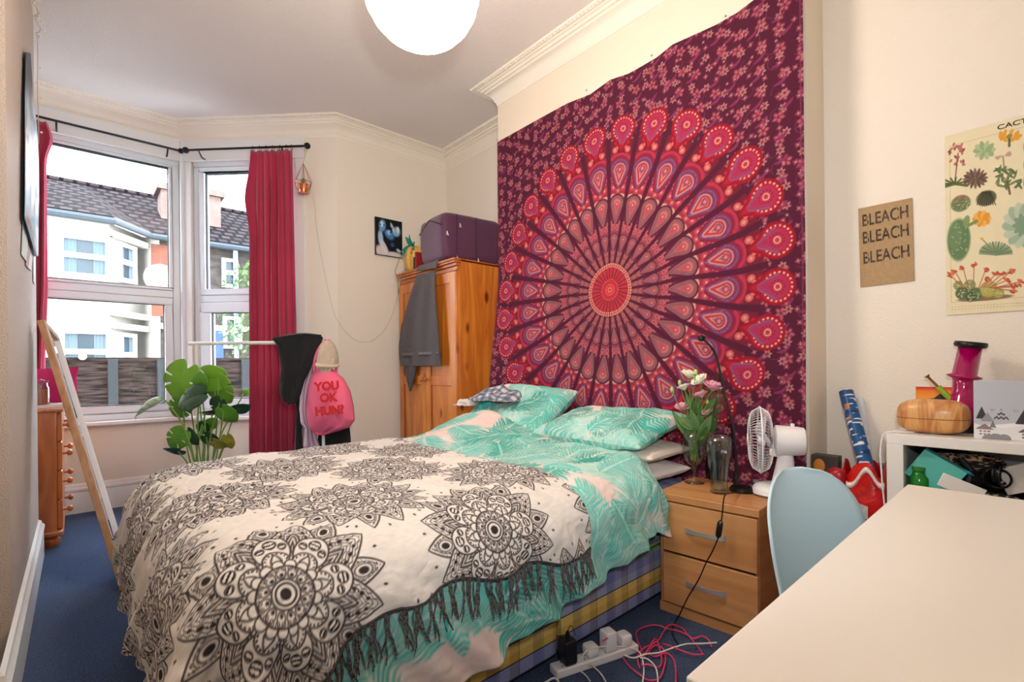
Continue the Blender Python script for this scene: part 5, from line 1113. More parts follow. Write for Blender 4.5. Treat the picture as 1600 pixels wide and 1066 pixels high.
# ---------------------------------------------------------------- posters on the right wall
XW = XA-.004
def flat(name, label, cat, corners, n, k, draw, m, x=XW, th=.0008):
    P_, U, V = pxgrid(corners, n, k); c = np.empty(U.shape+(3,)); draw(c, U, V); o = surf(name, P_, c, m, solid=th); tag(o, label, cat); return o
def bl_draw(c, U, V):
    c[:] = (176, 146, 110); c *= (1+.06*npnoise(U*30, V*40, 3)[..., None]); over(c, smooth(.0, .012, np.abs(V-.80)-0)*0, (0, 0, 0)); over(c, (np.abs(V-.345) < .003)*.15+(np.abs(V-.66) < .003)*.12, (120, 92, 64))
q = [atX(1341, 326.5, XW), atX(1425.5, 309, XW), atX(1429, 439, XW), atX(1344.5, 449.3, XW)]
bl = flat('paper_sign', 'brown paper sheet stencilled with the word BLEACH three times', 'poster', q, 90, 120, bl_draw, mat_attr('kraft_paper_print', .8))
m_ink = mat('smudged_black_ink', (44, 38, 34), .8, var=.5, vscale=40, col2=(100, 80, 62))
W_ = (q[1]-q[0]).length; H_ = (q[3]-q[0]).length
for i, v in enumerate((.165, .385, .64)):
    c_ = (q[0].lerp(q[1], .5)*(1-v)+q[3].lerp(q[2], .5)*v); M = Matrix(((0, 0, -1, c_.x-.001), (-1, 0, 0, c_.y), (0, 1, 0, c_.z), (0, 0, 0, 1))) @ Matrix.Rotation(.03, 4, 'Z')
    mats = M; lm_ = text('stencil_word', 'BLEACH', .074, M, m_ink, bl, extrude=.0004, bold=.0013, xs=.62)
    # stencil bridges: kraft strips through the strokes
    br = MB()
    for k in range(6):
        xx = -.0655+.0268*k; br.box((xx, -.026, .0006), (xx+.0022, .026, .0011), M)
    obj('stencil_bridges', br, mat('kraft_brown', (176, 146, 110), .8), bl)
PY0, PY1, PZ1, PZ0 = atX(1476, 214, XW).y, -.22, 2.022, 1.291
def T(x, y):  # picture sample of the poster -> poster u,v
    p = atX(x, y, XW); return (PY0-p.y)/(PY0-PY1), (PZ1-p.z)/(PZ1-PZ0)
def cac_draw(c, U, V):
    AR = (PZ1-PZ0)/(PY0-PY1); c[:] = (232, 220, 186); c *= (1+.02*npnoise(U*20, V*20, 2)[..., None]); rs = random.Random(6)
    over(c, ((np.abs(U-.03) < .0015) | (np.abs(U-.97) < .0015))*((V > .06) & (V < .93))*.5, (150, 140, 110)); over(c, ((np.abs(V-.06) < .001) | (np.abs(V-.93) < .001))*((U > .03) & (U < .97))*.5, (150, 140, 110))
    def E(x, y, rx, ry, col, rot=0, a=.95, soft=.12):   # radii in px at that place
        u, v = T(x, y); kx = 1/124*.436; ky = .0036; 
        X_ = (U-u)/kx; Y_ = (V-v)/ky; m = np.hypot((X_*math.cos(rot)+Y_*math.sin(rot))/rx, (-X_*math.sin(rot)+Y_*math.cos(rot))/ry); over(c, smooth(1+soft, 1-soft, m)*a, col)
    def S(x0, y0, x1, y1, w, col, a=.9):
        u0, v0 = T(x0, y0); u1, v1 = T(x1, y1); kx = 1/124*.436; ky = .0036; ax, ay, bx, by = u0/kx, v0/ky, u1/kx, v1/ky; X_, Y_ = U/kx, V/ky; L2 = (bx-ax)**2+(by-ay)**2+1e-9; t = np.clip(((X_-ax)*(bx-ax)+(Y_-ay)*(by-ay))/L2, 0, 1)
        over(c, smooth(w+.6, w-.3, np.hypot(X_-ax-t*(bx-ax), Y_-ay-t*(by-ay)))*a, col)
    # orange bloom at the top
    for k in range(9): E(1577+14*math.cos(k*.7), 213+5*math.sin(k*.7), 6, 3, (224, 160, 54), k*.3)
    E(1577, 213, 5, 3, (150, 130, 80)); S(1577, 218, 1577, 228, 1.8, (70, 90, 50))
    # pale rosette
    for k in range(10): a = k*.63; E(1538+10*math.cos(a), 235+7*math.sin(a), 8, 4, (150, 172, 128) if k % 2 else (176, 192, 150), a)
    # flowering spike
    for k in range(26): E(1497+rs.uniform(-14, 14), 232+rs.uniform(-6, 26), 3.2, 2, (190, 110, 106) if k % 3 else (150, 70, 74), rs.random()*3)
    S(1497, 240, 1492, 285, 1.1, (150, 90, 76))
    for k in range(16): a = PI*(.1+k/16*1.0); S(1492, 288, 1492+22*math.cos(a), 288-16*math.sin(a)*(.4 if k % 2 else 1)+6, 1.3, (96, 108, 60) if k % 2 else (72, 86, 48))
    # dark rosette
    for k in range(16): a = k*.39; E(1524+12*math.cos(a), 279+8*math.sin(a), 8, 2.6, (96, 74, 66) if k % 2 else (122, 96, 84), a)
    # branching succulent
    for k in range(30): a = rs.uniform(0, 6.3); E(1574+rs.uniform(-18, 20), 278+rs.uniform(-14, 14), 7, 1.8, (112, 130, 88) if k % 2 else (88, 108, 70), a)
    S(1574, 285, 1578, 303, 1.6, (110, 92, 60)); S(1569, 262, 1567, 244, 1, (150, 130, 90))
    for k in range(9): E(1566+rs.uniform(-10, 12), 243+rs.uniform(-5, 5), 3, 2, (190, 160, 150))
    # two round cacti
    E(1501, 318, 16.5, 12.5, (110, 124, 84)); 
    for k in range(60): a = rs.uniform(0, 6.3); r = rs.random()**.5; E(1501+15*r*math.cos(a), 318+11*r*math.sin(a), 1.0, .7, (190, 190, 150) if k % 2 else (78, 92, 60))
    E(1501, 309, 10, 3.5, (170, 96, 92), a=.6)
    E(1541, 310, 16, 11.5, (92, 92, 66)); 
    for k in range(-4, 5): S(1541+k*1.6, 300, 1541+k*3.6, 320, .6, (52, 56, 40))
    # prickly pear with orange flower
    for k in range(1): E(1498, 375, 19.5, 32, (92, 124, 84))
    E(1492, 368, 12, 22, (120, 148, 106), a=.5); E(1510, 346, 5.5, 9, (130, 152, 96), .3); 
    for k in range(26): E(1484+rs.random()*28, 350+rs.random()*48, 1, 1, (190, 184, 130))
    for k in range(10): a = k*.63; E(1534+8*math.cos(a), 342+6*math.sin(a), 7, 4.5, (226, 154, 52) if k % 2 else (236, 178, 84), a)
    S(1514, 352, 1526, 346, 2.4, (110, 140, 84))
    # spiky agave
    for k in range(17): a = PI*(k/16); S(1556, 398, 1556+25*math.cos(a), 396-17*math.sin(a), 1.4, (98, 122, 92) if k % 2 else (130, 152, 118))
    S(1552, 392, 1536, 375, .8, (140, 140, 80)); E(1534, 373, 3, 2, (224, 184, 80))
    # big pale rosette running out of frame
    for k in range(14): a = k*.45; E(1597+16*math.cos(a), 352+20*math.sin(a), 15, 8, (160, 182, 158) if k % 2 else (190, 204, 182), a)
    for k in range(10): a = k*.63; E(1599+8*math.cos(a), 352+9*math.sin(a), 9, 4, (128, 156, 130), a)
    for k in range(5): E(1606+rs.random()*6, 228+k*14, 9, 14, (92, 118, 84))
    # clump with red flowers at the bottom
    E(1538, 466, 44, 4, (120, 84, 58), a=.8)
    for x, y, r, cc in ((1497, 446, 8, (128, 140, 84)), (1515, 446, 10, (134, 146, 90)), (1503, 458, 11, (84, 104, 72)), (1524, 460, 12, (90, 112, 78)), (1545, 452, 14, (176, 170, 86)), (1560, 458, 9, (160, 158, 80)), (1517, 464, 9, (74, 96, 66))):
        E(x, y, r, r*.85, cc)
        for k in range(18): a = rs.uniform(0, 6.3); E(x+r*.8*rs.random()*math.cos(a), y+r*.7*rs.random()*math.sin(a), .9, .7, (206, 204, 150))
    for x, y in ((1485, 430), (1492, 424), (1505, 419), (1522, 414), (1540, 422), (1545, 436), (1556, 428), (1566, 428), (1580, 424), (1574, 438), (1580, 447), (1590, 448), (1584, 455), (1596, 440)):
        S(1520+(x-1520)*.45, 450, x, y, .6, (176, 96, 72)); 
        for k in range(5): E(x+rs.uniform(-4, 4), y+rs.uniform(-2.5, 2.5), 3.6, 1.8, (216, 112, 80) if k % 2 else (190, 84, 60), rs.random())
    # small print
    for x in range(1488, 1600, 5):
        for y in (480, 484): E(x, y-(x-1488)*.06, 1.6, .5, (150, 140, 112), a=.6)
    # the rest of the sheet, outside the picture
    for k in range(40): u = rs.uniform(.5, .93); v = rs.uniform(.12, .9); s_ = rs.uniform(.02, .05); over(c, smooth(1.1, .9, np.hypot((U-u)/s_, (V-v)/s_*AR))*.9, rs.choice([(110, 136, 96), (150, 170, 120), (206, 140, 84), (120, 100, 80)]))
q = [(XW, PY0, PZ1), (XW, PY1, PZ1), (XW, PY1, PZ0), (XW, PY0, PZ0)]
po_ = flat('cacti_poster', 'botanical poster of cacti and succulents on cream paper, headed CACTI', 'poster', q, 330, 420, cac_draw, mat_attr('botanical_print', .6))
M = Matrix(((0, 0, -1, XW-.0015), (-1, 0, 0, (PY0+PY1)/2), (0, 1, 0, PZ1-.022), (0, 0, 0, 1)))
p0 = atX(1558, 202, XW); M[1][3] = p0.y
text('poster_title', 'CACTI', .026, M, mat('print_black', (40, 36, 30), .6), po_, extrude=.0002, align='LEFT', bold=.0004, xs=1.15)
# ---------------------------------------------------------------- on the shelf unit
TS = ST+.0005
dfc = atX(1458, 655, 2.40); df = thing('wooden_diffuser', 'rounded pale wood-grain diffuser lying on the white shelf unit', 'diffuser', (2.395, dfc.y, TS))
m_dif = mat_wood('banded_pine', (226, 170, 104), (188, 118, 62), knots=(130, 70, 34), axis='XZ', scale=7, rough=.35, coat=.3, dist=3.0, kscale=6)
mbx = superbox((0, 0, .064), (.080, .104, .063), .62, 48, 24); L_(mbx, 'diffuser_body', m_dif, df, smooth=True)
sm2 = MB(); sm2.tube([Vector((.0805*math.copysign(abs(math.cos(a))**.62, math.cos(a)), .1045*math.copysign(abs(math.sin(a))**.62, math.sin(a)), .058)) for a in np.linspace(0, 2*PI, 60)[:-1]], .0012, 5, closed=True); L_(sm2, 'joint_line', mat('joint_brown', (120, 80, 50), .6), df)
L_(MB().lathe([(.001, 0), (.03, 0), (.03, .01), (.001, .01)], 20), 'foot', m_white, df)
bgp = atX(1507, 655, 2.53); bo = thing('water_pipe', 'tall translucent magenta acrylic water pipe with black rim and base', 'water pipe', (2.52, bgp.y-.0, TS)); bo.scale = (.9, .9, .9); bo.matrix_basis = Matrix.Translation((2.52, bgp.y, TS)) @ Matrix.Scale(.91, 4)
m_mg = bpy.data.materials.new('magenta_acrylic'); m_mg.use_nodes = True; b_ = m_mg.node_tree.nodes['Principled BSDF']; b_.inputs['Base Color'].default_value = (*lin((214, 0, 120)), 1); b_.inputs['Transmission Weight'].default_value = .55; b_.inputs['Roughness'].default_value = .12; b_.inputs['Coat Weight'].default_value = .4
tilt = Matrix.Rotation(math.radians(9), 4, 'X')
L_(MB().lathe([(.001, .03), (.055, .03), (.068, .06), (.066, .10), (.050, .14), (.038, .165), (.036, .20), (.037, .225), (.034, .225), (.033, .17), (.046, .138), (.062, .10), (.064, .062), (.052, .034), (.001, .034)], 36), 'chamber', m_mg, bo, smooth=True)
top_c = Vector((0, 0, .225)); TM = Matrix.Translation(top_c) @ tilt @ Matrix.Translation(-top_c)
def lathT(prof, n=32): mb = MB(); mb.lathe(prof, n); mb.v = [tuple(TM @ Vector(v)) for v in mb.v]; return mb
L_(lathT([(.034, .215), (.038, .22), (.056, .228), (.058, .234), (.040, .240), (.038, .36), (.035, .36), (.036, .23)]), 'tube', m_mg, bo, smooth=True)
L_(lathT([(.036, .352), (.050, .356), (.054, .364), (.052, .376), (.046, .378), (.036, .376), (.034, .36)]), 'rim', m_black, bo, smooth=True)
L_(MB().lathe([(.001, 0), (.062, 0), (.064, .03), (.050, .034), (.001, .034)], 32), 'base_ring', m_black, bo)
sp0 = Vector((-.02, .035, .13)); sp1 = Vector((-.035, .115, .235))
L_(MB().tube([sp0, sp0.lerp(sp1, .55)], [.012, .011], 12), 'grommet', mat('lime_rubber', (150, 180, 50), .5), bo); L_(MB().tube([sp0.lerp(sp1, .5), sp1-(sp1-sp0)*.08, sp1], [.005, .005, .012], 12), 'bowl_stem', mat('brass', (170, 130, 80), .25, 1), bo)
# orange sunset canvas leaning on the wall
q = [atX(1430, 604.5, 2.60), atX(1505, 605, 2.60)]; cw = abs(q[0].y-q[1].y)
Pq, U, V = pxgrid([(2.615, q[0].y, TS+.165), (2.615, q[0].y-.21, TS+.165), (2.595, q[0].y-.21, TS+.002), (2.595, q[0].y, TS+.002)], 140, 100)
c = np.empty(U.shape+(3,)); c[:] = (234, 120, 30); over(c, smooth(.0, .3, V)*(V < .4), (244, 158, 60)); over(c, smooth(.12, .0, V), (204, 50, 36))
mt = .32-.17*np.exp(-((U-.42)/.13)**2)-.10*np.exp(-((U-.7)/.1)**2)-.03*npnoise(U*14, V*0+1, 5); over(c, smooth(-.01, .01, V-mt)*1.0, (58, 40, 48)); over(c, smooth(.0, .03, V-.36), (206, 212, 222)); over(c, smooth(.35, .1, np.abs(U-.55))*smooth(.0, .05, V-.55), (150, 160, 176)); over(c, smooth(.03, .0, np.abs(V-.39))*(npnoise(U*20, V*3, 7) > .1), (90, 110, 180))
oc = thing('sunset_canvas', 'small orange sunset mountain canvas leaning behind the wooden diffuser', 'picture', (2.6, q[0].y, TS)); surf('painted_face', Pq, c, mat_attr('sunset_print', .5), oc)
mb = MB(); mb.add([(2.597, q[0].y, TS+.001), (2.597, q[0].y-.21, TS+.001), (2.612, q[0].y-.21, TS+.001), (2.612, q[0].y, TS+.001), (2.617, q[0].y, TS+.165), (2.617, q[0].y-.21, TS+.165), (2.632, q[0].y-.21, TS+.165), (2.632, q[0].y, TS+.165)], [(0,3,2,1),(4,5,6,7),(0,1,5,4),(1,2,6,5),(2,3,7,6),(3,0,4,7)]); obj('canvas_edge', mb, m_desk, oc)
# winter calendar box
cy0 = atX(1521, 640, 2.33).y; CH = .20
cb = thing('advent_box', 'grey and white printed box with winter village, standing on the shelf unit', 'box', (2.36, cy0-.15, TS))
cb.matrix_basis = Matrix.Translation((2.335, cy0, TS)) @ Matrix.Rotation(math.radians(3), 4, 'Z')
L_(MB().box((.001, -.34, 0), (.055, 0, CH)), 'box_body', mat('pale_grey_card', (198, 200, 206), .5), cb, bevel=.0015)
Pq, U, V = pxgrid([(0, 0, CH), (0, -.34, CH), (0, -.34, 0), (0, 0, 0)], 260, 160); c = np.empty(U.shape+(3,)); c[:] = (190, 194, 206); AR = .34/.20
hill = .80-.20*np.clip(U*1.6, 0, 1)+.0*U; over(c, smooth(-.01, .01, V-hill), (238, 238, 240)); over(c, smooth(-.01, .01, V-.74-.06*np.sin(U*9))*smooth(.5, .3, U), (226, 228, 232))
def tri(u, v, w, h, col, zig=False):
    t = (V-(v-h))/h; m = (np.abs(U-u) < w*t/2)*(t > 0)*(t < 1); m = m*(np.sin((V*90+np.abs(((U*60) % 2)-1)*3)) > 0) if zig else m; over(c, m*1.0, col)
for a in ((.06, .66, .09, .22, (60, 60, 66)), (.10, .70, .10, .16, (150, 152, 158)), (.20, .67, .12, .20, (84, 84, 90), True), (.36, .72, .13, .26, (60, 60, 66)), (.50, .70, .09, .20, (140, 142, 150)), (.14, .80, .05, .12, (120, 122, 128)), (.70, .68, .11, .24, (70, 70, 76)), (.85, .72, .12, .26, (60, 60, 66)), (.62, .68, .05, .12, (30, 30, 30)), (.76, .88, .08, .2, (150, 152, 158))): tri(*a)
for (u, v, cc) in ((.38, .86, (96, 96, 100)), (.55, .87, (150, 150, 154)), (.08, .84, (140, 120, 124)), (.9, .88, (120, 120, 124))):
    tri(u, v, .14, .10, cc); 
    for i in range(3):
        for j in range(2): over(c, ((np.abs(U-u-(i-1)*.03) < .010) & (np.abs(V-v-.03-j*.05) < .012))*1.0, cc)
for u, v, r in ((.16, .985, .05), (.22, .99, .05), (.1, 1.0, .04)): over(c, (np.hypot(U-u, (V-v)/AR) < r)*1.0, (140, 140, 146))
blob(c, U, V, .42, .24, .055, .075, (70, 66, 66)); blob(c, U, V, .42, .17, .03, .05, (190, 194, 206)); blob(c, U, V, .50, .33, .13, .022, (160, 162, 170), -.35)
for u in (.14, .30, .45, .58): over(c, ((np.abs(U-u) < .018) & (np.abs(V-.50) < .018) & (np.sin(U*500) > 0))*.6, (120, 122, 130))
surf('printed_front', Pq+np.array((-.0008, 0, 0)), c, mat_attr('winter_print', .5), cb).data.transform(wm(cb)); 
# contents of the top compartment (they sit on the middle shelf)
MS = .5635
def ibox(name, c_, s, rz_, rx_, m, label, cat, par=None, bevel=.002, ry_=0):
    M = Matrix.Translation(Vector(c_)) @ Matrix.Rotation(rz_, 4, 'Z') @ Matrix.Rotation(rx_, 4, 'X') @ Matrix.Rotation(ry_, 4, 'Y'); o = obj(name, MB().box((-s[0]/2, -s[1]/2, -s[2]/2), (s[0]/2, s[1]/2, s[2]/2), M), m, par, bevel=bevel)
    if par is None: tag(o, label, cat)
    return o, M
ibox('grey_storage_box', (2.42, .21, MS+.030), (.25, .24, .058), 0, 0, mat('grey_card', (120, 116, 112), .7), 'grey box low in the top compartment of the shelf unit', 'box')
ibox('flat_carton', (2.43, -.12, MS+.045), (.26, .36, .085), 0, 0, mat('brown_card', (150, 120, 90), .7), 'brown carton low in the top compartment behind the desk', 'box')
pk, M = ibox('teal_packet', atX(1462, 738, 2.33)+Vector((0, 0, .0)), (.05, .135, .115), 0, math.radians(32), mat('teal_card', (92, 190, 178), .45), 'teal cardboard packet with green front tipped over in the shelf unit', 'packet')
obj('packet_front', MB().box((-.0240, -.045, -.04), (-.0228, .030, .04), M), mat('green_print', (70, 150, 50), .5, var=.4, vscale=90, col2=(150, 210, 80)), pk)
pr = MB()
for k in range(4): pr.box((-.0244, -.052+.0*k, .028-k*.018), (-.0238, -.030, .038-k*.018), M)
obj('packet_lettering', pr, mat('dark_red_print', (120, 50, 40), .5), pk)
jp = atX(1436, 760, 2.31); jr = thing('green_jar', 'small bright green glass jar by the teal packet', 'jar', (2.315, jp.y, MS+.0605))
obj('jar_body', MB().lathe([(.001, 0), (.028, 0), (.030, .01), (.030, .05), (.022, .062), (.020, .075), (.001, .076)], 24), mat('green_glass_jar', (30, 160, 50), .15, trans=.5), jr, world=False, smooth=True); obj('jar_lid', MB().lathe([(.001, .076), (.022, .076), (.023, .09), (.001, .092)], 24), mat('green_lid', (60, 130, 60), .3), jr, world=False)
ibox('dark_green_folder', (2.46, .325, MS+.115), (.26, .02, .20), .1, .12, mat('dark_green_card', (16, 76, 66), .5), 'dark green folder upright against the left side inside the shelf unit', 'folder')
def leop(A, B):
    c = np.empty(A.shape+(3,)); c[:] = (40, 32, 30); n = npnoise(A*26, B*34, 5, 2); over(c, smooth(.05, .2, n), (206, 170, 140)); return c
n_ = 60; A, B = np.meshgrid(np.linspace(0, 1, n_), np.linspace(0, 1, n_), indexing='ij'); m_leo = mat_attr('spotted_print', .8)
for i, (x, y, rx, ry, rz_, lab) in enumerate(((1483, 728, .045, .065, .05, 'spotted black and tan slipper nearer the teal packet'), (1527, 724, .045, .075, .035, 'spotted black and tan slipper further right in the shelf unit'))):
    p = atX(x, y, 2.42); o = surf('slipper', egg(p.x, p.y, p.z, rx, ry, rz_, A, B, .7), leop(A, B), m_leo); tag(o, lab, 'slipper', 'spotted slippers in the shelf unit')
p = atX(1518, 748, 2.34); hd_ = thing('hairdryer', 'black hair dryer with turquoise end ring in the shelf unit', 'hair dryer', p)
ax_ = Vector((-.5, .35, .1)).normalized(); obj('barrel', MB().tube([p+ax_*.03, p, p-ax_*.10], [.024, .027, .030], 20), m_black, hd_); obj('ring', MB().tube([p+ax_*.031+Vector((0, .022*math.cos(a), .022*math.sin(a))) for a in np.linspace(0, 2*PI, 22)[:-1]], .006, 8, closed=True), mat('turquoise_plastic', (20, 140, 170), .3), hd_); obj('handle', MB().tube([p-ax_*.03, atX(1500, 716, 2.36)], [.014, .010], 10), m_black, hd_)
p = atX(1555, 745, 2.33); cbm = MB(); rs = random.Random(9)
for k in range(9):
    cc = p+Vector((rs.uniform(0, .03), rs.uniform(-.02, .02), rs.uniform(-.012, .02))); ax2 = Vector((rs.random(), rs.random(), rs.random())).normalized(); cbm.tube([cc+q_ for q_ in ring_pts(Vector(), ax2, rs.uniform(.02, .035), 18)], .004, 6, closed=True)
o = obj('coiled_cable', cbm, m_black); tag(o, 'black cable coiled in a heap inside the shelf unit', 'cable')
ibox('white_carton', atX(1592, 748, 2.33)+Vector((.03, -.01, 0)), (.02, .12, .09), 0, math.radians(-24), mat('white_card', (226, 220, 214), .5), 'white card box leaning at the right end inside the shelf unit', 'box')
ibox('grey_pouch', atX(1560, 722, 2.5), (.03, .16, .07), 0, 0, mat('grey_card2', (150, 150, 154), .6), 'grey packet at the back of the top compartment', 'packet')
def bw(A, B):
    c = np.empty(A.shape+(3,)); c[:] = (24, 22, 24); n = npnoise(A*22, B*30, 15, 2); over(c, smooth(.1, .22, n), (190, 184, 178)); return c
o = crumple('patterned_scarf', atX(1545, 772, 2.36)+Vector((0, -.02, -.035)), (.12, .26, .055), 6, bw, m_cl); tag(o, 'black and white patterned scarf scrunched at the front of the shelf unit', 'scarf')
ibox('white_envelope', atX(1502, 762, 2.30), (.004, .12, .05), .1, math.radians(22), mat('envelope_white', (236, 230, 222), .6), 'white envelope lying below the hair dryer in the shelf unit', 'envelope')
# white lead over the end of the unit
wl = [(2.40, dfc.y+.03, TS+.004), (2.32, .36, TS+.004), (2.30, .40, TS+.005), (2.29, .428, TS-.01), (2.285, .437, TS-.08)]+[tuple(atX(x, y, 2.28)) for x, y in ((1376, 720), (1379, 760), (1383, 800), (1386, 830))]
o = obj('white_lead', MB().tube(crs([Vector(p) for p in wl]), .003, 6), m_white); tag(o, 'thin white lead running from the wooden diffuser down the shelf unit side', 'cable')
# ---------------------------------------------------------------- wedge of things between bedside table and shelf unit
rb_ = thing('red_carrier', 'shiny red plastic bag with white label stuffed beside the shelf unit', 'bag', (2.42, .52, 0))
m_redb = mat('red_plastic_film', (206, 24, 22), .28, bump=.8, bscale=14)
def bagf(u, v):
    a = 2*PI*u; p = .55; x = math.copysign(abs(math.cos(a))**p, math.cos(a))*.09; y = math.copysign(abs(math.sin(a))**p, math.sin(a))*.082
    k = 1+.07*noise.noise(Vector((math.cos(a)*2, math.sin(a)*2, v*4))); z = .67*v+.03*math.sin(a*4+1)*(v > .9); k *= (1 if v < .8 else 1-.2*(v-.8)/.2)
    return (2.43+x*k, .515+y*k, z)
mb = MB(); mb.grid(bagf, 60, 40); obj('bag_body', mb, m_redb, rb_, smooth=True)
lbp = [atX(1317, 778, 2.325), atX(1356, 792, 2.325), atX(1356, 812, 2.325), atX(1317, 796, 2.325)]; mb = MB(); mb.add(lbp, [(0, 1, 2, 3)]); obj('label', mb, mat('silver_label', (206, 204, 204), .4, var=.3, vscale=120), rb_, smooth=False, solid=.002)
mb = MB(); mb.grid(lambda u, v: (lambda p: Vector((p.x, p.y, p.z)))(atX(1322+60*u, 752+8*math.sin(u*9)+10*v-14*math.sin(PI*u), 2.318-.012*math.sin(v*3))), 24, 5); obj('bag_scribble', mb, mat('white_film', (236, 214, 210), .3), rb_, smooth=True, merge=False, solid=.002)
# gift wrap
g0, g1 = atX(1322, 612, 2.60), atX(1358, 745, 2.46); dr = (g1-g0).normalized(); g1 = g1+dr*.0
foot_ = g0+dr*((g0.z-.50)/-dr.z)
gw = thing('gift_wrap_roll', 'blue wrapping paper roll with white marks leaning on wall from the red bag', 'roll', (foot_.x, foot_.y, foot_.z))
Lg = (foot_-g0).length; n1, n2 = 260, 40; A, B = np.meshgrid(np.linspace(0, 1, n1), np.linspace(0, 1, n2), indexing='ij'); xx = Vector((0, 0, 1)).cross(dr).normalized(); yy = dr.cross(xx); rad_ = .027
Pg = np.stack([g0[k]+dr[k]*A*Lg+rad_*(xx[k]*np.cos(2*PI*B)+yy[k]*np.sin(2*PI*B)) for k in range(3)], -1)
c = np.empty(A.shape+(3,)); c[:] = (42, 86, 138); nn_ = npnoise(A*60, B*7, 5, 1); over(c, smooth(.18, .26, nn_), (226, 230, 236)); over(c, smooth(.34, .38, npnoise(A*30, B*5, 9, 1)), (190, 120, 80)); over(c, smooth(.2, .1, npnoise(A*20+4, B*4, 2, 1)+.45), (28, 60, 110))
surf('wrap_paper', Pg, c, mat_attr('wrap_print', .3), gw, solid=.001); L3_ = MB(); L3_.tube([g0+dr*.003, g0+dr*(Lg-.003)], .024, 16); obj('paper_core', L3_, mat('kraft_core', (60, 70, 90), .8), gw)
g0, g1 = atX(1343, 622, 2.625), atX(1352, 680, 2.62); dr = (g1-g0).normalized(); o = obj('white_paper_roll', MB().tube([g0, g1, g0+dr*.68], .016, 14), mat('white_tissue', (226, 228, 234), .6)); tag(o, 'white paper roll behind the blue starry wrapping paper', 'roll')
p = atX(1298, 752, 2.45); bk, M = ibox('boxed_game', (2.43, .655, .35), (.06, .10, .70), 0, 0, mat('dark_grey_card', (78, 70, 66), .5, var=.4, vscale=9), 'dark printed box with orange pictures standing in the corner', 'box')
pp2 = MB(); pp2.sphere((2.399, .675, .655), (.003, .022, .030), 16, 10); obj('orange_print', pp2, mat('orange_picture', (214, 132, 44), .5), bk)
pp2 = MB(); pp2.sphere((2.399, .632, .60), (.003, .016, .016), 14, 8); pp2.sphere((2.399, .625, .57), (.003, .010, .012), 12, 8); obj('gold_print', pp2, mat('gold_picture', (150, 120, 50), .5), bk)
rp = obj('red_crisp_packet', superbox((2.36, .60, .60), (.03, .035, .06), .6, 20, 12, None, .15), mat('red_foil', (170, 22, 36), .3)); tag(rp, 'small crumpled red packet between the dark box and red bag', 'packet')
rs_ = obj('cardboard_carton', MB().box((2.33, .565, 0), (2.395, .70, .535)), mat('corrugated_card', (168, 128, 88), .8), bevel=.003); tag(rs_, 'brown cardboard box on the floor under the red packet behind the chair', 'box')
dd = obj('navy_gift_bag', MB().box((2.55, .44, 0), (2.62, .54, .66)), mat('navy_foil', (30, 50, 80), .3, bump=.5, bscale=20), bevel=.004); tag(dd, 'navy patterned gift bag behind the wrapping paper roll', 'bag')
# ---------------------------------------------------------------- sockets and cables on the floor
sa, sb_ = atZ(872, 1046, .02), atZ(988, 1008, .02); sd = (sb_-sa).normalized(); sn = Vector((-sd.y, sd.x, 0)); sl_ = (sb_-sa).length
ps = thing('power_strip', 'white four-way extension socket on the carpet beside the bed', 'power strip', sa); ps.matrix_basis = Matrix(((sd.x, sn.x, 0, sa.x), (sd.y, sn.y, 0, sa.y), (0, 0, 1, .001), (0, 0, 0, 1)))
L_(MB().box((-.02, -.028, 0), (sl_+.01, .028, .032)), 'socket_body', m_white, ps, bevel=.006, seg=3)
for k in range(4):
    s_ = MB(); x = .02+k*(sl_-.03)/3.2; s_.box((x-.004, .010, .0318), (x+.004, .016, .0325)); s_.box((x-.012, -.012, .0318), (x-.006, -.008, .0325)); s_.box((x+.006, -.012, .0318), (x+.012, -.008, .0325)); L_(s_, 'socket_holes', m_black, ps)
pos = lambda f, dy=0, z=.033: ps.matrix_basis @ Vector((f*sl_, dy, z))
pl1 = thing('black_adapter', 'black charger plugged into the near end of the extension socket', 'plug', pos(.12)); b0 = pos(.12)
obj('adapter_body', superbox(b0+_z(.045), (.026, .030, .044), .25, 28, 16, Matrix.Rotation(math.atan2(sd.y, sd.x), 3, 'Z')), mat('charger_black', (30, 30, 34), .35), pl1, smooth=True)
cpl = MB(); cpl.tube(crs([b0+_z(.088), b0+_z(.12)+sd*.005, b0+_z(.125)+sd*.02, b0+_z(.09)+sd*.035]), [.008]*4+[.0015]*12, 6); obj('adapter_lead', cpl, m_black, pl1)
pl2 = thing('white_plug', 'round-shouldered white plug in the middle of the extension socket', 'plug', pos(.42)); b0 = pos(.42)
obj('plug_body', superbox(b0+_z(.020), (.026, .028, .020), .5, 28, 12, Matrix.Rotation(math.atan2(sd.y, sd.x), 3, 'Z')), m_white, pl2, smooth=True)
pl3 = thing('cube_charger', 'white cube charger with a pink lead in the extension socket', 'plug', pos(.66)); b0 = pos(.66)
obj('plug_body', superbox(b0+_z(.036), (.024, .026, .036), .22, 28, 12, Matrix.Rotation(math.atan2(sd.y, sd.x), 3, 'Z')), m_white, pl3, smooth=True)
pl4 = thing('white_plug', 'flat white plug at the bedside-table end of the extension socket', 'plug', pos(.88)); b0 = pos(.88)
obj('plug_body', superbox(b0+_z(.022), (.024, .026, .022), .4, 28, 12, Matrix.Rotation(math.atan2(sd.y, sd.x), 3, 'Z')), m_white, pl4, smooth=True)
m_pkc = mat('pink_cable', (226, 62, 110), .4); m_wc2 = mat('white_cable', (232, 228, 220), .45)
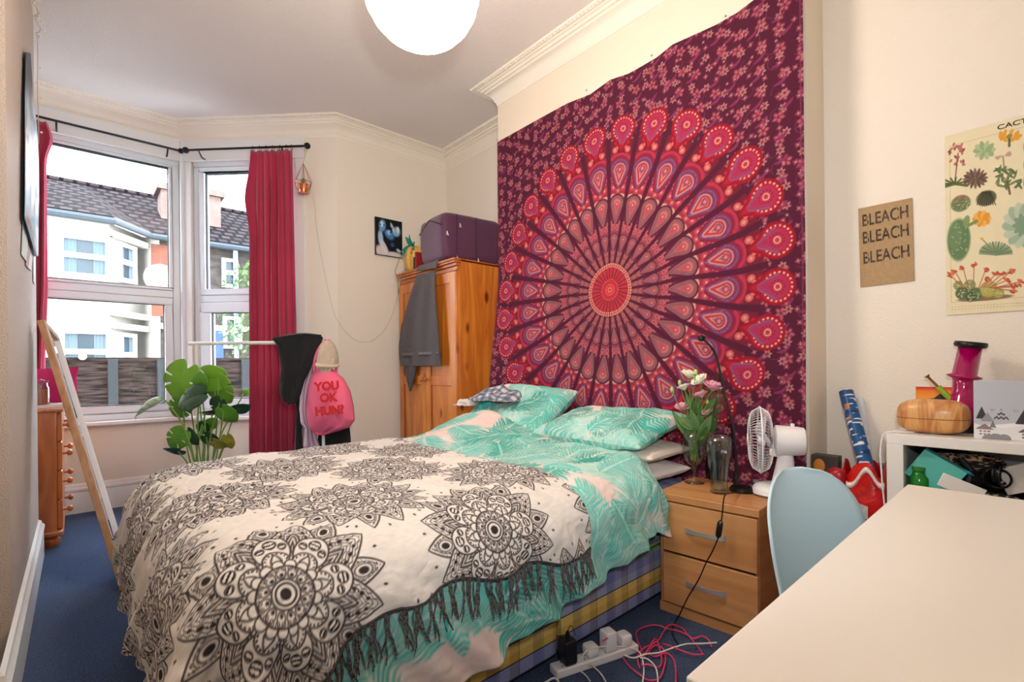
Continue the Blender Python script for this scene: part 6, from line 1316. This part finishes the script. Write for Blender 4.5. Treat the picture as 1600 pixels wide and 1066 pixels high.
def fl_(pts, r, z=.006, name='cable', m=None, label='', zs=None):
    P_ = [atZ(x, y, z) for x, y in pts]
    for k, p in enumerate(P_): p.z = z+.004*(k % 3)
    if zs:
        for k, v in zs.items(): P_[k] = atZ(pts[k][0], pts[k][1], v)
    o = obj(name, MB().tube(crs(P_, 6), r, 6), m); tag(o, label, 'cable'); return o
fl_([(942, 1002), (952, 998), (968, 1014), (975, 1030), (985, 1045), (1000, 1058), (1012, 1063), (1030, 1062), (1038, 1045), (1040, 1028), (1036, 1016), (1024, 1012), (1014, 1020), (1024, 1028), (1040, 1024), (1052, 1030), (1056, 1050), (1056, 1075)], .003, .006, 'pink_cable', m_pkc, 'pink charging cable running from the white cube charger across the carpet', {0: .10, 1: .085, 2: .02})
fl_([(1000, 1045), (996, 1030), (1004, 1018), (1016, 1008), (1024, 1000), (1030, 1015), (1034, 1034), (1028, 1045), (1012, 1042), (1003, 1040), (1008, 1024), (1020, 1010), (1030, 1000), (1036, 990), (1046, 980), (1058, 978), (1068, 985), (1074, 995), (1084, 998), (1096, 996), (1106, 1002), (1112, 1012)], .003, .010, 'pink_cable', m_pkc, 'long pink cable tangled in loops in front of the bedside table')
fl_([(1008, 1026), (1000, 1012), (994, 998), (996, 986), (1008, 981), (1026, 980), (1044, 983), (1060, 988), (1074, 996), (1088, 1008), (1098, 1024)], .003, .006, 'pink_cable', m_pkc, 'pink cable making the widest arc close to the bedside table')
fl_([(1036, 1006), (1048, 1012), (1064, 1020), (1084, 1023), (1100, 1024)], .003, .014, 'pink_cable', m_pkc, 'short pink cable stretch running under the near corner of the desk')
fl_([(880, 1080), (900, 1068), (905, 1062), (880, 1056)][:1]+[(868, 1062), (850, 1072), (830, 1084)], .0035, .006, 'white_cable', m_wc2, 'thick white mains lead leaving the near end of the extension socket')
fl_([(908, 1030), (916, 1018), (930, 1012), (960, 1010), (985, 1013), (1000, 1024), (1006, 1044), (1004, 1070)], .0025, .010, 'white_cable', m_wc2, 'white cable looping over the extension socket and curving to the front', {0: .05, 1: .07, 2: .075, 3: .05, 4: .03})
fl_([(920, 1038), (930, 1046), (940, 1058), (950, 1072)], .0025, .008, 'white_cable', m_wc2, 'white cable hanging straight forward from the middle plug', {0: .045})
fl_([(905, 1048), (914, 1056), (922, 1068)], .0025, .008, 'white_cable', m_wc2, 'short white cable beside the black charger', {0: .03})
fl_([(975, 1024), (990, 1030), (1008, 1026), (1030, 1020), (1052, 1014), (1072, 1010), (1096, 1006), (1120, 1006)], .0028, .016, 'white_cable', m_wc2, 'white cable crossing the pink tangle towards the desk', {0: .03})
fl_([(1000, 1028), (1012, 1032), (1024, 1046), (1028, 1062), (1026, 1080)], .0025, .018, 'white_cable', m_wc2, 'white cable arching in front of the pink tangle')
# ---------------------------------------------------------------- outside the bay
m_ren = mat('pale_render', (196, 190, 176), .9); m_stone = mat('grey_rubble_stone', (74, 68, 64), .95, var=.5, vscale=5, stretch=(1, 1, 2), spec=.1); m_roof = None
def mat_tiles():
    m = mat('clay_roof_tiles', (104, 84, 84), .95, spec=.08); N = m.node_tree.nodes; L = m.node_tree.links; tc = N.new('ShaderNodeTexCoord'); br = N.new('ShaderNodeTexBrick'); mp = N.new('ShaderNodeMapping'); L.new(tc.outputs['UV'], mp.inputs[0])
    tc2 = tc.outputs['Object']; L.new(tc2, mp.inputs[0]); mp.inputs['Rotation'].default_value = (math.radians(90), 0, 0)
    br.inputs['Scale'].default_value = 1.0; br.inputs['Brick Width'].default_value = .30; br.inputs['Row Height'].default_value = .20; br.inputs['Mortar Size'].default_value = .05; br.inputs['Color1'].default_value = (*lin((58, 46, 50)), 1); br.inputs['Color2'].default_value = (*lin((44, 36, 40)), 1); br.inputs['Mortar'].default_value = (*lin((8, 7, 9)), 1)
    L.new(mp.outputs[0], br.inputs[0]); L.new(br.outputs[0], N['Principled BSDF'].inputs['Base Color']); return m
m_tile = mat_tiles(); m_gut = mat('dark_gutter', (44, 54, 62), .5); m_frw = mat('white_sash_paint', (236, 238, 240), .5); m_dglass = mat('dark_window_glass', (46, 60, 68), .3, var=.4, vscale=1.2); m_net = mat('net_curtain', (78, 92, 98), .8)
struct('ground_outside', MB().box((-30, 5.4, -.6), (30, 40, -.5)), mat('paving_outside', (150, 148, 144), .95, var=.2, vscale=2), smooth=False)
# slatted boundary fence
FY = 7.3; zt = atY(200, 561.5, FY).z
fe = thing('garden_fence', 'weathered horizontal-board fence outside the bay window', 'fence', (1, FY, -.5)); m_fw = mat('weathered_board', (62, 50, 46), .9, col2=(17, 13, 13), vscale=4.5, spec=.1, stretch=(1, 1, 9), bump=.3, bscale=12); m_post = mat('grey_fence_post', (34, 38, 40), .8)
posts = [atY(x, 600, FY).x for x in (92, 176.5, 385)]; gap = posts[1]-posts[0]; pxs = [posts[0]-gap*k for k in range(1, 5)][::-1]+[posts[0]+gap*k for k in range(0, 7)]
for i in range(len(pxs)-1):
    mb = MB(); z = -.45; k = 0; rr = random.Random(i)
    while z < zt-.02:
        h = min(.125, zt-.01-z); o_ = .006*(k % 2)+rr.uniform(-.003, .003); mb.box((pxs[i]+.04, FY-.012+o_, z), (pxs[i+1]-.04, FY+.006+o_, z+h+.012)); z += .125; k += 1
    obj('board_panel', mb, m_fw, fe)
for x in pxs: obj('post', MB().box((x-.045, FY-.05, -.5), (x+.045, FY+.05, zt+.0)), m_post, fe, bevel=.006)
obj('top_rail', MB().box((pxs[0], FY-.03, zt-.015), (pxs[-1], FY+.03, zt+.02)), m_fw, fe)
# terrace house across the street
HY = 15.0; ez = atY(120, 341, HY).z; ex0, ex1 = -9.0, atY(171, 346, HY).x
bx1 = ex1; dz_ = ez
# side of its bay runs back to the main wall
hyw = None
for t in np.arange(0, 6, .05):
    x_, y_ = bx1+t*.72, HY+t
    p = atY(222, 367, y_)
    if p.x <= x_: hyw = y_; break
hyw = hyw or HY+1.5; sx1 = bx1+(hyw-HY)*.72
ho = thing('terraced_house', 'pale rendered terraced house with bay window and tiled roof across the street', 'house', (0, HY, -.5))
def wallseg(mb, a, b, z0, z1, t=.25):
    a = Vector((a[0], a[1], 0)); b = Vector((b[0], b[1], 0)); d = (b-a).normalized(); n = Vector((-d.y, d.x, 0))*t; mb.add([a+_z(z0), b+_z(z0), b+n+_z(z0), a+n+_z(z0), a+_z(z1), b+_z(z1), b+n+_z(z1), a+n+_z(z1)], [(0,3,2,1),(4,5,6,7),(0,1,5,4),(1,2,6,5),(2,3,7,6),(3,0,4,7)])
w1 = MB(); wallseg(w1, (-9, HY), (bx1, HY), -.5, ez); wallseg(w1, (bx1, HY), (sx1, hyw), -.5, ez); wallseg(w1, (sx1, hyw), (sx1+.35, hyw), -.5, ez); obj('bay_wall', w1, m_ren, ho)
w2 = MB(); wallseg(w2, (sx1+.35, hyw+.02), (14, hyw+.02), -.5, ez); obj('main_wall', w2, m_stone, ho)
b2 = MB(); bxx = atY(236, 420, hyw).x; wallseg(b2, (bxx, hyw-.01), (bxx+1.1, hyw-.01), ez*.55, ez-.15, .02); obj('brick_patch', b2, mat('orange_brick', (118, 70, 54), .9, var=.2, vscale=8), ho)
cor = MB()
for z, pr_ in ((ez-.32, .10), (ez*.5+.1, .12), (ez*.5-.2, .08)): wallseg(cor, (-9, HY-pr_), (bx1+.05, HY-pr_), z, z+.14, .3); wallseg(cor, (bx1+.05, HY-pr_), (sx1+.1, hyw-pr_), z, z+.14, .3)
wallseg(cor, (sx1+.3, hyw-.06), (14, hyw-.06), ez*.5-.1, ez*.5+.05, .2); obj('string_course', cor, m_ren, ho)
gt = MB(); gt.tube([(-9, HY-.25, ez), (bx1+.1, HY-.25, ez), (sx1+.15, hyw-.25, ez), (14, hyw-.25, ez)], .09, 8); obj('gutter', gt, m_gut, ho)
rg = ez+2.1; roof = MB(); RYm = hyw+3.6
roof.add([(-9, HY-.3, ez+.05), (bx1+.05, HY-.3, ez+.05), (sx1+.1, hyw-.3, ez+.05), (14, hyw-.3, ez+.05), (14, RYm, rg), (bx1-.4, RYm, rg), (-9, RYm, rg)], [(0, 1, 5, 6), (1, 2, 5), (2, 3, 4, 5)]); obj('roof', roof, m_tile, ho, smooth=False, solid=.08)
rd = MB(); rd.tube([(-9, RYm, rg+.04), (14, RYm, rg+.04)], .10, 8); obj('ridge_tiles', rd, m_tile, ho)
def hwin(x0, x1, y0, y1, Y, nrm=None, P0=None, net=True):
    """sash window whose corners appear at those places on the facade"""
    if nrm is None: a, b_ = atY(x0, y1, Y), atY(x1, y1, Y); zt_, zb_ = atY((x0+x1)/2, y0, Y).z, atY((x0+x1)/2, y1, Y).z; t = Vector((1, 0, 0)); n = Vector((0, -1, 0))
    else: a, b_ = atP(x0, y1, P0, nrm), atP(x1, y1, P0, nrm); zt_, zb_ = atP((x0+x1)/2, y0, P0, nrm).z, atP((x0+x1)/2, y1, P0, nrm).z; t = (b_-a); t.z = 0; t.normalize(); n = nrm
    L_w = ((b_-a).xy).length; o = Vector((a.x, a.y, 0)); M = Matrix(((t.x, n.x, 0, o.x), (t.y, n.y, 0, o.y), (0, 0, 1, 0), (0, 0, 0, 1)))
    f = MB(); w = .09; zm_ = zb_+(zt_-zb_)*.52
    for q0, q1 in (((-w, zb_-w), (L_w+w, zb_)), ((-w, zt_), (L_w+w, zt_+w)), ((-w, zb_), (0, zt_)), ((L_w, zb_), (L_w+w, zt_)), ((0, zm_-.06), (L_w, zm_+.06))): f.box((q0[0], -.02, q0[1]), (q1[0], .08, q1[1]), M)
    fo = obj('house_window', f, m_frw, ho); g = MB(); g.box((0, .0, zb_), (L_w, .012, zt_), M); obj('pane', g, m_dglass, fo)
    if net:
        cc = MB()
        for (u0, u1) in ((.0, .30), (.70, 1.0)): cc.grid(lambda u, v: M @ Vector((L_w*(u0+(u1-u0)*u), .02+.008*math.sin(u*20), zb_+(zt_-zb_)*v)), 20, 1)
        obj('net_curtain', cc, m_net, fo, smooth=True, merge=False)
hwin(100, 165, 376, 428, HY-.02); hwin(20, 68, 372, 425, HY-.02); hwin(102, 166, 522, 580, HY-.02); hwin(20, 70, 520, 580, HY-.02)
nS = Vector(((hyw-HY), -(sx1-bx1), 0)).normalized(); pS_ = (bx1, HY, 0); nS = nS if nS.y < 0 else -nS
hwin(186, 206, 388, 436, 0, nS, Vector(pS_)+nS*.02); hwin(188, 206, 527, 585, 0, nS, Vector(pS_)+nS*.02)
hwin(352, 366, 410, 445, hyw-.02, net=False); hwin(354, 372, 500, 540, hyw-.02, net=False)
dr_ = MB(); a, b_ = atY(336, 590, hyw).x, atY(349, 590, hyw).x; dr_.box((a, hyw-.06, -.5), (b_, hyw, atY(340, 518, hyw).z)); obj('front_door', dr_, mat('blue_door', (36, 62, 190), .5), ho)
dp = MB(); x_ = atY(366, 400, hyw).x; dp.tube([(x_, hyw-.15, -.5), (x_, hyw-.15, ez)], .06, 8); obj('downpipe', dp, mat('pale_blue_pipe', (150, 180, 206), .5), ho)
for (x, yt, w) in ((259, 290, .32), (330, 300, .3)):
    p = atY(x, yt, hyw+1.6); c_ = MB(); c_.box((p.x-w*.5, p.y-.4, ez), (p.x+w*.6, p.y+.4, p.z-.1)); c_.box((p.x-w*.5-.1, p.y-.5, p.z-.25), (p.x+w*.6+.1, p.y+.5, p.z-.08)); ck = obj('chimney', c_, mat('chimney_brick', (110, 88, 80), .9, var=.3, vscale=4), ho)
    po2 = MB(); 
    for k in range(2): po2.lathe([(.09, 0), (.07, .1), (.07, .40), (.10, .45), (.06, .45)], 12, (p.x-w*.2+.22*k, p.y, p.z-.1))
    obj('chimney_pot', po2, mat('clay_pot', (176, 120, 96), .9), ck)
# shrubby tree by the neighbouring door
tx = atY(384, 470, 12.5); tr_ = thing('street_tree', 'light green leafy tree outside beyond the narrow bay window', 'tree', (tx.x+.3, 12.5, -.5))
obj('trunk', MB().tube([(tx.x+.3, 12.5, -.5), (tx.x+.35, 12.5, 1.2), (tx.x+.25, 12.5, 2.2)], [.08, .06, .03], 8), mat('bark', (90, 76, 62), .9), tr_)
fl = MB(); rs = random.Random(12)
for k in range(1500):
    a, b_, r = rs.uniform(0, 6.3), rs.uniform(-1.4, 1.5), rs.random()**.4; c_ = Vector((tx.x+.35+.95*r*math.cos(b_)*math.cos(a), 12.5+.8*r*math.cos(b_)*math.sin(a), 2.35+1.35*r*math.sin(b_))); d1 = Vector((rs.uniform(-1, 1), rs.uniform(-1, 1), rs.uniform(-1, 1))).normalized(); d2 = d1.cross(Vector((rs.random(), rs.random(), 1))).normalized(); s_ = rs.uniform(.05, .09)
    fl.add([c_, c_+d1*s_+d2*s_*.4, c_+d1*s_*2, c_+d1*s_-d2*s_*.4], [(0, 1, 2, 3)])
obj('foliage', fl, mat('spring_leaves', (84, 112, 62), .8, var=.3, vscale=3), tr_, smooth=False, merge=False)
